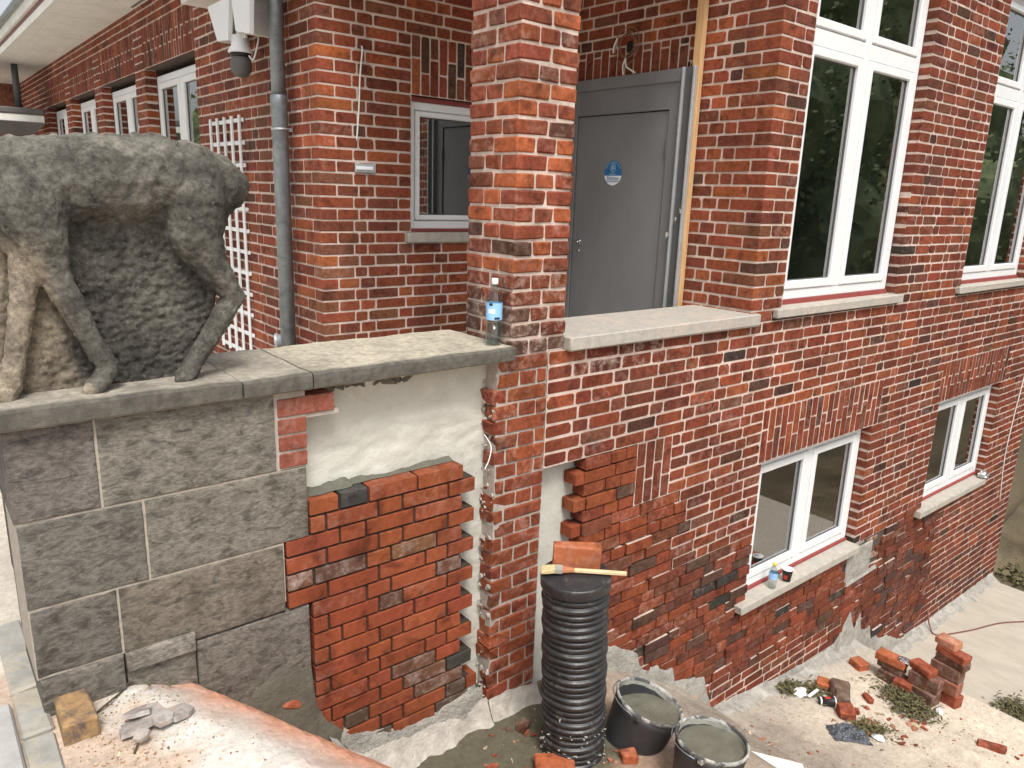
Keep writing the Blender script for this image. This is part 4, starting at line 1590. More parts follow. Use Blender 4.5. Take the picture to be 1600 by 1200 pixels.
# cement skirts at the foot of the brickwork
top = jag([(3.05, -2.72), (3.26, -2.79), (3.457, -2.915), (3.53, -2.96), (3.56, -3.06), (3.656, -3.143), (3.75, -3.12), (3.80, -3.20), (3.944, -3.24), (3.96, -3.36), (4.335, -3.46), (4.36, -3.56), (4.46, -3.77)], 0.018, 1)
smear('cement_skirt', top+[(4.46, -3.95), (3.9, -3.55), (3.4, -3.20), (3.05, -3.05)], YF-.004, M['cement'], house, 0.02, 1, len(top))
top = jag([(4.46, -3.80), (4.807, -3.845), (5.4, -3.93), (5.906, -3.985), (6.359, -3.99), (6.52, -3.86), (6.632, -3.72), (6.70, -3.88), (6.75, -3.96), (6.80, -3.88), (6.864, -3.84), (6.90, -4.02), (6.996, -4.06), (7.10, -4.02), (7.16, -4.20), (7.262, -4.20), (7.36, -4.30), (7.567, -4.34), (7.843, -4.50), (8.6, -4.54), (9.5, -4.55), (10.6, -4.565)], 0.016, 2)
smear('cement_skirt', top+[(10.6, -4.66), (6.83, -4.66), (6.80, -4.20), (5.6, -4.12), (4.46, -3.92)], YF-.004, M['cement'], house, 0.02, 2, len(top))
# flared fillets where wall meets ground
def fillet(name, pts, mat, parent, wid, hgt, seed):
    vs, fs = [], []
    P_ = []
    for (a, b) in zip(pts, pts[1:]):
        n_ = max(2, int(abs(b[0]-a[0])/0.018))
        for i in range(n_):
            t = i/n_
            P_.append(tuple(a[k]+(b[k]-a[k])*t for k in range(3)))
    P_.append(pts[-1])
    for (x, y, z) in P_:
        w_ = wid*(0.8+0.5*nz((x, seed, 0), 5)+0.25*nz((x, seed, 3), 21)); h_ = hgt*(0.8+0.6*nz((x, seed, 7), 6)+0.3*nz((x, seed, 9), 19))
        gy = y-w_
        zz = (H(x, gy) if x < 6.82 else -4.60)
        top_ = max(z+h_, zz+0.02)
        for j in range(9):
            t = j/8
            yy = y-0.006-(w_-0.006)*t
            hh = zz+(top_-zz)*(1-t)**2.2+0.012*(1-t)*t*4-0.006*t
            q = 0.010*nz((x, yy, seed), 14)+0.006*nz((x, yy, seed+4), 34)
            vs.append((x, yy, hh+q*(1 if 0 < j < 8 else 0.3)))
    for i in range(len(P_)-1):
        for j in range(8):
            a = i*9+j
            fs.append((a, a+1, a+10, a+9))
    return mk(name, vs, fs, mat, parent, smooth=True)
fillet('base_fillet', [(4.48, YF, -3.86), (5.6, YF, -4.04), (6.79, YF, -4.10)], M['cement'], house, 0.16, 0.05, 1)
fillet('base_fillet', [(6.84, YF, -4.60), (8.5, YF, -4.60), (10.5, YF, -4.60)], M['cement'], house, 0.16, 0.06, 2)
fillet('base_fillet', [(1.30, YF+.01, -2.62), (1.55, YF, -2.72), (2.0, YF, -2.75), (2.25, YF, -2.74)], M['white_lime'], gwall, 0.11, 0.03, 3)
fillet('base_fillet', [(2.26, YF, -2.76), (2.62, YF, -2.80)], M['white_lime'], pillar, 0.10, 0.03, 4)
top = jag([(1.28, -2.46), (1.42, -2.54), (1.55, -2.61), (1.70, -2.66), (1.92, -2.66), (2.10, -2.62), (2.22, -2.64)], 0.03, 5)
smear('mortar_smear', top+[(2.22, -2.90), (1.5, -2.90), (1.28, -2.72)], YF-.002, M['cement'], gwall, 0.012, 5, len(top))
top = jag([(0.93, -2.18), (0.98, -2.10), (1.06, -2.055), (1.16, -2.06), (1.235, -2.10), (1.25, -2.30), (1.30, -2.42), (1.40, -2.52)], 0.012, 6)
smear('wet_mortar_patch', top+[(1.41, -2.70), (1.15, -2.60), (0.93, -2.35)], YF+.002, M['wet_cement'], gwall, 0.02, 6, len(top))
v, f = hull([(1.13+rb.uniform(-.065, .075), YF-.02+rb.uniform(-.006, .03), -2.265+rb.uniform(-.03, .03)+0) for _ in range(16)])
mk('brick_chip', v, f, M['brick_new'], gwall, cols=[(0.36, 0.11, 0.06, .2)]*len(v))

# ---------------------------------------------------------------- stone animal statue
def capsule_chain(bm, pts):
    """pts: (x,y,z,r[,ry]) rounded chain made of overlapping spheres"""
    for a, b in zip(pts, pts[1:]):
        d_ = (Vector(b[:3])-Vector(a[:3])).length
        n_ = max(1, int(d_/(0.35*min(a[3], b[3]))))
        for i in range(n_+1):
            t = i/n_
            c = [a[k]+(b[k]-a[k])*t for k in range(4)]
            ya = a[4] if len(a) > 4 else 1.0; yb = b[4] if len(b) > 4 else 1.0
            bmesh.ops.create_icosphere(bm, subdivisions=2, radius=1.0, matrix=Matrix.Translation(c[:3]) @ Matrix.Diagonal((c[3], c[3]*(ya+(yb-ya)*t), c[3], 1)))
bm = bmesh.new()
YC = 3.10
capsule_chain(bm, [(0.18, YC, -0.03, 0.155, 1.1), (0.35, YC, -0.02, 0.160, 1.1), (0.60, YC, 0.0, 0.165, 1.1), (0.80, YC, 0.008, 0.172, 1.1), (0.90, YC, 0.0, 0.165, 1.08), (0.985, YC, -0.005, 0.135, 1.05), (1.05, YC, -0.008, 0.092, 1.0), (1.10, YC, 0.004, 0.048, 1.0), (1.128, YC, 0.010, 0.022, 1.0)])
capsule_chain(bm, [(0.97, YC, -0.05, 0.10, 1.2), (0.935, YC-.03, -0.14, 0.085, 1.2)])
capsule_chain(bm, [(0.90, 3.03, -0.06, 0.138), (0.895, 3.0, -0.19, 0.102), (0.932, 2.985, -0.285, 0.069), (0.995, 2.975, -0.395, 0.047), (1.02, 2.975, -0.425, 0.043), (0.985, 2.975, -0.47, 0.044), (0.925, 2.97, -0.555, 0.040), (0.855, 2.965, -0.655, 0.037), (0.825, 2.96, -0.70, 0.041), (0.80, 2.95, -0.725, 0.033)])
capsule_chain(bm, [(0.36, 3.02, -0.08, 0.133), (0.385, 2.965, -0.19, 0.084), (0.41, 2.965, -0.315, 0.051), (0.455, 2.955, -0.43, 0.044), (0.512, 2.95, -0.58, 0.036), (0.545, 2.945, -0.655, 0.037), (0.51, 2.935, -0.70, 0.036), (0.48, 2.93, -0.725, 0.029)])
capsule_chain(bm, [(0.32, 3.04, -0.14, 0.09), (0.337, 3.0, -0.24, 0.048), (0.318, 2.99, -0.39, 0.042), (0.270, 2.985, -0.60, 0.036), (0.243, 2.98, -0.68, 0.044), (0.225, 2.97, -0.715, 0.040)])
capsule_chain(bm, [(0.27, 3.14, -0.14, 0.09), (0.29, 3.13, -0.24, 0.05), (0.262, 3.12, -0.40, 0.042), (0.22, 3.12, -0.63, 0.036), (0.20, 3.11, -0.71, 0.045)])
capsule_chain(bm, [(0.95, 3.19, -0.08, 0.11), (0.93, 3.2, -0.25, 0.07), (0.98, 3.2, -0.41, 0.05), (0.90, 3.2, -0.6, 0.042), (0.86, 3.19, -0.715, 0.05)])
# chest, neck and head, outside the frame on the left
capsule_chain(bm, [(0.18, YC, -0.02, 0.145), (0.08, YC, 0.14, 0.115), (-0.02, YC, 0.32, 0.085), (-0.07, YC, 0.42, 0.078), (-0.20, YC, 0.33, 0.05), (-0.25, YC, 0.28, 0.042)])
for s_ in (-1, 1):
    capsule_chain(bm, [(-0.05, YC+0.04*s_, 0.47, 0.022), (-0.03, YC+0.06*s_, 0.56, 0.012)])
# web of rough stone between the legs
webp = [(0.31, -0.10), (0.94, -0.10), (0.905, -0.24), (0.96, -0.38), (0.965, -0.45), (0.87, -0.61), (0.81, -0.752), (0.255, -0.752), (0.285, -0.6), (0.335, -0.38)]
v, f = prism_y(webp, 3.024, 3.215)
bv = [bm.verts.new(p) for p in v]
for q in f:
    bm.faces.new([bv[i] for i in q])
tmp = bpy.data.meshes.new('tmp')
bm.to_mesh(tmp); bm.free()
to = bpy.data.objects.new('tmp', tmp)
COL.objects.link(to)
rm = to.modifiers.new('r', 'REMESH'); rm.mode = 'VOXEL'; rm.voxel_size = 0.0075
sm = to.modifiers.new('s', 'SMOOTH'); sm.iterations = 1; sm.factor = 0.5
dg = bpy.context.evaluated_depsgraph_get()
ev = to.evaluated_get(dg); me = ev.to_mesh()
pts = [Vector(q.co) for q in me.vertices]
nrm = [Vector(q.normal) for q in me.vertices]
fcs = [tuple(p.vertices) for p in me.polygons]
ev.to_mesh_clear()
bpy.data.objects.remove(to)
def in_poly(x, z, poly):
    r = False
    for i in range(len(poly)):
        (x0, z0), (x1, z1) = poly[i], poly[i-1]
        if (z0 > z) != (z1 > z) and x < (x1-x0)*(z-z0)/(z1-z0)+x0:
            r = not r
    return r
vs, cs = [], []
for p, n_ in zip(pts, nrm):
    web = p.y > 2.995 and p.z < -0.145 and in_poly(p.x, p.z, webp) and abs(n_.y) > 0.6
    a = 0.004*mnoise.noise(p*11)+0.0045*mnoise.noise(p*34)+0.0035*mnoise.noise(p*75)
    if web:
        q = Vector((p.x, p.y, p.z))
        ch = mnoise.noise(Vector((q.x*42+q.z*18, q.y*20, q.z*62-q.x*15)))
        a += 0.010*ch+0.006*mnoise.noise(q*70)
    vs.append(p+n_*a)
    base = Vector((0.112, 0.108, 0.099))
    t = mnoise.noise(p*4.5)
    base = base*(1.0+0.45*t)
    lf = max(0, min(1, (0.40+0.22*(-0.25-p.z)-p.x+0.03*t)/0.05))*max(0, min(1, (-0.17-p.z)/0.08))
    base = base.lerp(Vector((0.29, 0.25, 0.20)), 0.8*lf)
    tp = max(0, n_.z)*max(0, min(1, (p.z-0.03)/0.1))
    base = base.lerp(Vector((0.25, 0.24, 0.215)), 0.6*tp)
    if web:  # recess shade put into the colour: web darker, legs lighter
        base = base*(0.86 if p.x > 0.46 else 0.92)
    elif p.z < -0.16:
        base = base*1.18
    cs.append((base[0], base[1], base[2], 1))
statue = mk('animal_statue', vs, fcs, M['statue'], cols=cs, smooth=True)
tag(statue, 'weathered dark stone statue of a hoofed animal standing on the wall coping', 'statue')

# ---------------------------------------------------------------- things on and against the walls
# downpipe
dp = thing('downpipe', 'grey zinc downpipe fixed to the annex wall beside its corner', 'downpipe', (2.26, 5.44, -1.9))
dx, dy = 2.255, 5.44
mk('pipe', *lathe([(0.050, 0), (0.050, 1.42)], (dx, dy, 0.63), 20, cap_top=True), M['zinc'], dp, smooth=True)
mk('pipe', *lathe([(0.056, 0), (0.056, 2.46), (0.060, 2.47), (0.060, 2.52), (0.052, 2.53)], (dx, dy, -1.90), 20), M['zinc'], dp, smooth=True)
mk('collar', *lathe([(0.061, 0), (0.064, 0.008), (0.061, 0.016)], (dx, dy, 0.39), 20, cap_top=True), M['galv'], dp, smooth=True)
v, f = lathe([(0.046, 0), (0.050, 0.03), (0.058, 0.035), (0.058, 0.05), (0.044, 0.055)], (dx-0.03, dy+0.045, -1.14), 20, axis=(-0.8, 0.5, -0.1), cap_top=True)
mk('inspection_cap', v, f, M['galv'], dp, smooth=True)
v, f = cbox(dx+0.05, XA+0.01, dy-0.012, dy+0.012, 0.385, 0.410, 0.002)
mk('bracket', v, f, M['galv'], dp)

# trellis
tr = thing('trellis', 'white wooden lattice trellis fixed to the annex wall', 'trellis', (2.31, 6.76, -1.5))
for i in range(5):
    y = 6.40+i*0.178
    v, f = cbox(XA-0.040, XA-0.022, y-0.016, y+0.016, -1.47, 0.555, 0.003, .001, rb)
    mk('slat', v, f, M['white'], tr)
for i in range(12):
    z = -1.44+i*0.178
    v, f = cbox(XA-0.021, XA-0.004, 6.36, 7.15, z-0.016, z+0.016, 0.003, .001, rb)
    mk('slat', v, f, M['white'], tr)

# white bracket lamp high on the annex wall
lamp = thing('wall_lamp', 'white bracket lamp with grey bulb high on the annex wall', 'lamp', (2.15, 5.8, 0.9))
def slab4(q, th, name, mat):
    """q: four corners; thickness along the quad normal"""
    a, b, c, d_ = [Vector(p) for p in q]
    n_ = (b-a).cross(d_-a).normalized()*th
    v = [a, b, c, d_, a+n_, b+n_, c+n_, d_+n_]
    f = [(0, 3, 2, 1), (4, 5, 6, 7), (0, 1, 5, 4), (1, 2, 6, 5), (2, 3, 7, 6), (3, 0, 4, 7)]
    return mk(name, v, f, mat, lamp)
slab4([(2.10, 6.36, 1.30), (2.33, 6.36, 1.30), (2.33, 6.16, 1.04), (2.10, 6.16, 1.04)], -0.03, 'side_board', M['white_old'])
slab4([(2.11, 6.30, 1.30), (2.11, 6.13, 1.04), (2.11, 5.90, 1.02), (2.11, 5.83, 1.30)], 0.03, 'front_board', M['white'])
slab4([(2.08, 5.74, 1.40), (2.08, 5.655, 1.045), (2.08, 5.40, 0.995), (2.08, 5.33, 1.40)], 0.03, 'front_board', M['white'])
slab4([(2.08, 5.74, 1.40), (2.33, 5.74, 1.40), (2.33, 5.655, 1.045), (2.08, 5.655, 1.045)], 0.03, 'side_board', M['white_old'])
for i in range(5):
    v, f = cbox(2.13, 2.15, 5.70+i*0.036, 5.722+i*0.036, 1.02, 1.45, .003)
    mk('rib', v, f, M['white_old'], lamp)
v, f = cbox(2.08, 2.34, 5.33, 6.95, 1.42, 1.56, .006)
mk('top_board', v, f, M['white_old'], lamp)
mk('socket', *lathe([(0.085, 0), (0.088, 0.012), (0.062, 0.05), (0.055, 0.12)], (2.13, 5.80, 0.925), 18, cap_top=True), M['white'], lamp, smooth=True)
mk('socket_ring', *lathe([(0.07, 0), (0.075, 0.025)], (2.13, 5.80, 0.90), 18, cap_top=True), M['black'], lamp, smooth=True)
mk('bulb', *lathe([(0.01, -0.155), (0.045, -0.145), (0.070, -0.11), (0.076, -0.06), (0.066, -0.02), (0.045, 0.0)], (2.13, 5.80, 0.915), 18, cap_top=True), M['panel'], lamp, smooth=True)
mk('wire', *tube(smooth_path([(2.2, 5.62, 1.02), (2.17, 5.60, 0.93), (2.16, 5.64, 0.87), (2.15, 5.69, 0.90)], 5), 0.006, 6), M['cable_white'], lamp, smooth=True)

# canopy and rain pipe at the far end of the annex
cn = thing('entrance_canopy', 'dark entrance canopy with white stripe at the far end of the annex', 'canopy', (1.5, 15.2, 0.7))
v, f = cbox(0.6, 2.205, 14.95, 16.3, 1.00, 1.10, .02); mk('canopy_top', v, f, M['panel'], cn)
v, f = cbox(0.62, 2.20, 14.97, 16.28, 0.88, 0.998, .01); mk('canopy_stripe', v, f, M['white_old'], cn)
v, f = hull([(0.6, 14.95, 0.879), (2.205, 14.95, 0.879), (2.205, 16.3, 0.879), (0.6, 16.3, 0.879), (0.6, 15.1, 0.70), (2.05, 15.1, 0.70), (2.05, 16.2, 0.70), (0.6, 16.2, 0.70)]); mk('canopy_base', v, f, M['panel'], cn)
o = mk('rain_pipe', *lathe([(0.05, 0), (0.05, 0.72)], (1.91, 15.4, 1.10), 12, cap_top=True), M['door_dark'], smooth=True)
tag(o, 'dark rain pipe between the eaves and the canopy at far left', 'pipe')

# loose cable, cable plate
o = mk('hanging_cable', *tube(smooth_path([(2.675, 4.998, 0.955), (2.668, 4.975, 0.92), (2.647, 4.972, 0.754), (2.636, 4.975, 0.544), (2.614, 4.972, 0.33)], 6), 0.006, 6), M['cable_white'], smooth=True)
tag(o, 'thin white cable hanging out of the porch back wall', 'cable')
pl = thing('cable_plate', 'small white metal plate on the porch back wall below the cable', 'plate', (2.69, 4.99, 0.12))
v, f = cbox(2.606, 2.770, 4.982, 4.999, 0.118, 0.180, .004); mk('plate', v, f, M['galv'], pl)
v, f = cbox(2.612, 2.745, 4.974, 4.983, 0.136, 0.160, .003); mk('tube_cover', v, f, M['labelwhite'], pl)

# coil of old wires above the door
wc = thing('wire_coil', 'coil of old wires hanging from the wall above the grey door', 'wire', (4.38, 4.1, 0.9))
for i in range(5):
    pts = []
    cy_, cz_, r_ = 4.10+rb.uniform(-.02, .02), 1.08+rb.uniform(-.02, .02), rb.uniform(0.07, 0.125)
    a0 = rb.uniform(0, 6)
    for k in range(13):
        a = a0+k/12*rb.uniform(4.8, 6.0)
        pts.append((4.385-0.006*i, cy_+r_*cos(a), cz_+r_*1.05*sin(a)))
    mk('wire', *tube(smooth_path(pts, 3), 0.0045, 6), M['copper'], wc, smooth=True)
mk('wire', *tube(smooth_path([(4.36, 4.235, 1.05), (4.355, 4.225, 1.10), (4.36, 4.20, 1.15)], 5), 0.006, 6), M['cable_white'], wc, smooth=True)
mk('wire', *tube(smooth_path([(4.36, 4.106, 1.00), (4.35, 4.12, 0.95), (4.35, 4.11, 0.885)], 5), 0.006, 6), M['cable_white'], wc, smooth=True)
mk('wire', *tube(smooth_path([(4.36, 4.106, 1.00), (4.345, 4.08, 0.94), (4.345, 3.99, 0.89)], 5), 0.006, 6), M['cable_white'], wc, smooth=True)
v, f = hull([(4.40, 4.10+rb.uniform(-.06, .06), 1.08+rb.uniform(-.06, .06)) for _ in range(9)]+[(4.408, 4.10, 1.08)])
mk('wall_box', v, f, M['dark'], wc)

# timber post at the door
v, f = cbox(4.362, 4.408, 3.428, 3.490, -1.40, 1.60, 0.004, .002, rb)
o = mk('timber_post', v, f, M['wood'])
tag(o, 'raw timber post standing beside the grey steel door frame', 'post')

# glass bottle on the coping
gb = thing('glass_bottle', 'clear glass water bottle with blue label on the coping', 'bottle', (2.290, 2.945, -0.742))
bx, by, bz = 2.288, 2.935, -0.7310
mk('glass', *lathe([(0.036, 0), (0.040, 0.004), (0.041, 0.02), (0.041, 0.205), (0.038, 0.225), (0.024, 0.255), (0.015, 0.275), (0.014, 0.305)], (bx, by, bz), 24), M['bottle'], gb, smooth=True)
mk('water', *lathe([(0.037, 0), (0.0385, 0.01), (0.0385, 0.10)], (bx, by, bz+0.006), 24, cap_top=True), M['bottle'], gb, smooth=True)
mk('label_band', *lathe([(0.0415, 0), (0.0415, 0.085)], (bx, by, bz+0.125), 24, cap_bottom=False), M['labelblue'], gb, smooth=True)
mk('cap', *lathe([(0.0155, 0), (0.0165, 0.004), (0.0165, 0.026), (0.014, 0.029)], (bx, by, bz+0.300), 18, cap_top=True), M['labelwhite'], gb, smooth=True)
def on_cyl(name, mat, parent, c, r, ang0, ang1, z0, z1):
    v, f = [], []
    n_ = 6
    for i in range(n_+1):
        a = ang0+(ang1-ang0)*i/n_
        v += [(c[0]+r*cos(a), c[1]+r*sin(a), z0), (c[0]+r*cos(a), c[1]+r*sin(a), z1)]
    for i in range(n_):
        f.append((2*i, 2*i+2, 2*i+3, 2*i+1))
    return mk(name, v, f, mat, parent, smooth=True)
A0 = math.atan2(-by, -bx)
on_cyl('label_print', M['labelwhite'], gb, (bx, by), 0.0419, A0-0.75, A0+0.1, bz+0.158, bz+0.180)
on_cyl('label_print', M['labeldark'], gb, (bx, by), 0.0419, A0-0.65, A0-0.2, bz+0.196, bz+0.209)
on_cyl('label_print', M['labeldark'], gb, (bx, by), 0.0419, A0+0.05, A0+0.75, bz+0.128, bz+0.140)

# bottle and cup on the first basement sill
pb = thing('plastic_bottle', 'small plastic bottle with blue label and yellow cap on the basement window sill', 'bottle', (5.115, 2.845, -2.977))
c = (5.113, 2.845, -2.976)
mk('bottle_body', *lathe([(0.028, 0), (0.033, 0.006), (0.033, 0.06), (0.031, 0.07), (0.033, 0.08), (0.033, 0.135), (0.022, 0.165), (0.013, 0.178), (0.012, 0.19)], c, 20), M['bottle'], pb, smooth=True)
mk('label_band', *lathe([(0.0337, 0), (0.0337, 0.055)], (c[0], c[1], c[2]+0.078), 20, cap_bottom=False), M['labelblue'], pb, smooth=True)
mk('cap', *lathe([(0.0145, 0), (0.0145, 0.02)], (c[0], c[1], c[2]+0.188), 16, cap_top=True), M['yellow'], pb, smooth=True)
pcup = thing('paper_cup', 'dark paper coffee cup beside the plastic bottle on the basement sill', 'cup', (5.30, 2.82, -2.977))
c = (5.30, 2.83, -2.976)
mk('cup_body', *lathe([(0.030, 0), (0.043, 0.105)], c, 22), M['black'], pcup, smooth=True)
mk('cup_rim', *lathe([(0.042, 0.104), (0.046, 0.110), (0.042, 0.114), (0.038, 0.108), (0.036, 0.09), (0.001, 0.088)], c, 22, cap_bottom=False), M['labelwhite'], pcup, smooth=True)
on_cyl('cup_print', M['red'], pcup, c, 0.0385, math.atan2(-c[1], -c[0])-0.7, math.atan2(-c[1], -c[0])+0.1, c[2]+0.03, c[2]+0.065)
mk('cup_foot', *lathe([(0.031, -0.001), (0.0315, 0.006)], c, 22), M['labelwhite'], pcup, smooth=True)
def crumple(c, s, n_=28, seed=0, flat=1.0):
    r_ = random.Random(seed)
    pts = []
    bm = bmesh.new()
    bmesh.ops.create_icosphere(bm, subdivisions=3, radius=1)
    v = []
    for q in bm.verts:
        k = 1+0.45*nz(q.co, 1.9, seed)+0.25*nz(q.co, 4.5, seed)
        v.append((c[0]+q.co.x*s[0]*k, c[1]+q.co.y*s[1]*k, c[2]+max(-0.9, q.co.z)*s[2]*k))
    f = [tuple(w.index for w in q.verts) for q in bm.faces]
    bm.free()
    return v, f
o = mk('crumpled_foil', *crumple((9.41, 2.83, -2.945), (0.07, 0.05, 0.04), seed=5), M['foil'])
tag(o, 'crumpled silver foil on the farther basement window sill', 'foil')

# thin cable down the far wall and cable on the slab
o = mk('wall_cable', *tube(smooth_path([(10.2, YF-.012, 0.2), (10.16, YF-.012, -0.8), (10.22, YF-.014, -1.6), (10.12, YF-.012, -2.4), (10.10, YF-.012, -2.9), (10.25, YF-.012, -3.5)], 6), 0.006, 6), M['cable_white'], smooth=True)
tag(o, 'thin pale cable running down the far end of the brick wall', 'cable')
o = mk('ground_cable', *tube(smooth_path([(8.55, 2.85, -4.40), (8.50, 2.78, -4.55), (8.46, 2.707, -4.592), (8.58, 2.62, -4.592), (8.92, 2.482, -4.592), (9.317, 2.356, -4.592), (9.614, 2.19, -4.592), (10.1, 1.9, -4.592), (10.4, 1.5, -4.592)], 6), 0.008, 6), M['cable_red'], smooth=True)
tag(o, 'thin brown cable lying across the concrete slab', 'cable')

# ---------------------------------------------------------------- corrugated pipe, brush, brick on it
cp = thing('corrugated_pipe', 'black corrugated plastic drain pipe standing upright before the brick wall', 'pipe', (2.485, 2.395, -2.88))
p0 = Vector((2.487, 2.395, -2.95)); p1 = Vector((2.430, 2.395, -1.845))
ax = (p1-p0).normalized(); Lp = (p1-p0).length
prof = []
nr = 30
for i in range(nr):
    h = Lp*i/nr; s_ = Lp/nr
    R = 0.168+0.004*sin(i*1.7)
    prof += [(R-0.010, h), (R-0.010, h+s_*.16), (R-0.001, h+s_*.30), (R, h+s_*.72), (R-0.002, h+s_*.80), (R-0.010, h+s_*.92)]
v, f = lathe(prof, p0, 40, axis=ax)
v = [(p[0]+0.0022*nz(p, 13), p[1]+0.0022*nz(p, 13, 4), p[2]+0.002*nz(p, 13, 8)) for p in v]
mk('pipe_wall', v, f, M['black_plastic'], cp, smooth=True)
mk('cap', *lathe([(0.166, -0.028), (0.176, -0.026), (0.177, -0.022), (0.177, 0.020), (0.174, 0.028), (0.166, 0.031), (0.162, 0.0285), (0.158, 0.031), (0.10, 0.036), (0.001, 0.038)], p1, 40, axis=ax), M['black_plastic'], cp, smooth=True)
# splashes of mortar on pipe foot
mb = MB()
for i in range(70):
    a = rb.uniform(2.6, 5.6); h = abs(rb.gauss(0, 0.13))+0.05
    c = p0+ax*h+Vector((cos(a), sin(a), 0))*0.169
    s_ = rb.uniform(0.002, 0.009)
    mb.add(*hull([tuple(c+Vector((rb.uniform(-s_, s_)*1.6, rb.uniform(-s_, s_)*1.6, rb.uniform(-s_, s_)*.6))) for _ in range(7)]))
mb.build('mortar_splashes', M['slurry_dry'], cp, kind='stuff')
zl = (p1+ax*0.037).z
e1 = Vector((0.74, -0.67, 0)); e2 = Vector((0.67, 0.74, 0))
def placed_brick(c, e1, dims, col, name='loose_brick', b=0.004, jit=0.003, tilt=None, parent=None):
    """dims: length along e1, depth, height; c = centre of underside"""
    e1 = Vector(e1).normalized(); e2_ = Vector((0, 0, 1)).cross(e1)
    e3 = Vector((0, 0, 1))
    if tilt:
        R = Matrix.Rotation(tilt[1], 3, tilt[0] if not isinstance(tilt[0], str) else {'l': e1, 'd': e2_}[tilt[0]])
        e1, e2_, e3 = R @ e1, R @ e2_, R @ e3
    v, f = cbox(-dims[0]/2, dims[0]/2, -dims[1]/2, dims[1]/2, 0, dims[2], b, jit, rb)
    c = Vector(c)
    w = [tuple(c+e1*p[0]+e2_*p[1]+e3*p[2]) for p in v]
    return mk(name, w, f, M['brick_new'], parent, cols=[col]*len(w))
bc = Vector((2.437, 2.402, zl))+e2*0.055
o = placed_brick((bc.x, bc.y, zl), e1, (0.24, 0.068, 0.118), (0.40, 0.13, 0.065, 0.25))
tag(o, 'orange brick standing on edge on top of the black pipe', 'brick')
br = thing('paint_brush', 'long handled flat brush lying on the black pipe lid', 'brush', (2.45, 2.37, zl))
bo = Vector((2.437, 2.402, zl+0.018))-e2*0.035
be = (e1*1.0+e2*(-0.02)).normalized(); bs = Vector((0, 0, 1)).cross(be)
def bpt(t, s_, h):
    return tuple(bo+be*t+bs*s_+Vector((0, 0, h+0.004)))
def bprism(secs, name, mat):
    v, f = [], []
    for (t, w_, h0, h1) in secs:
        v += [bpt(t, -w_, h0), bpt(t, w_, h0), bpt(t, w_, h1), bpt(t, -w_, h1)]
    for i in range(len(secs)-1):
        a = i*4
        for j in range(4):
            k = (j+1) % 4
            f.append((a+j, a+k, a+4+k, a+4+j))
    f.append((3, 2, 1, 0)); n_ = (len(secs)-1)*4; f.append((n_, n_+1, n_+2, n_+3))
    bm = bmesh.new(); vv = [bm.verts.new(p) for p in v]
    for q in f:
        bm.faces.new([vv[i] for i in q])
    bmesh.ops.recalc_face_normals(bm, faces=bm.faces)
    bmesh.ops.bevel(bm, geom=bm.edges[:], offset=0.002, segments=1, affect='EDGES')
    bm.verts.index_update()
    v = [tuple(q.co) for q in bm.verts]; f = [tuple(w.index for w in q.verts) for q in bm.faces]; bm.free()
    mk(name, v, f, mat, br)
bprism([(-0.115, 0.030, -.008, .006), (-0.112, 0.024, -.010, .010), (-0.185, 0.034, -.012, .006)][1:] if False else [(-0.175, 0.036, -0.016, -0.004), (-0.14, 0.032, -0.014, 0.006), (-0.105, 0.027, -0.011, 0.011)], 'bristles', M['bristle'])
bprism([(-0.108, 0.028, -0.012, 0.012), (-0.070, 0.026, -0.012, 0.012)], 'ferrule', M['kerb'])
bprism([(-0.072, 0.024, -0.009, 0.009), (-0.045, 0.015, -0.009, 0.009), (-0.010, 0.010, -0.008, 0.008)], 'brush_neck', M['wood_red'])
bprism([(-0.012, 0.0105, -0.008, 0.008), (0.14, 0.011, -0.008, 0.008), (0.245, 0.010, -0.008, 0.008)], 'handle', M['wood_pale'])

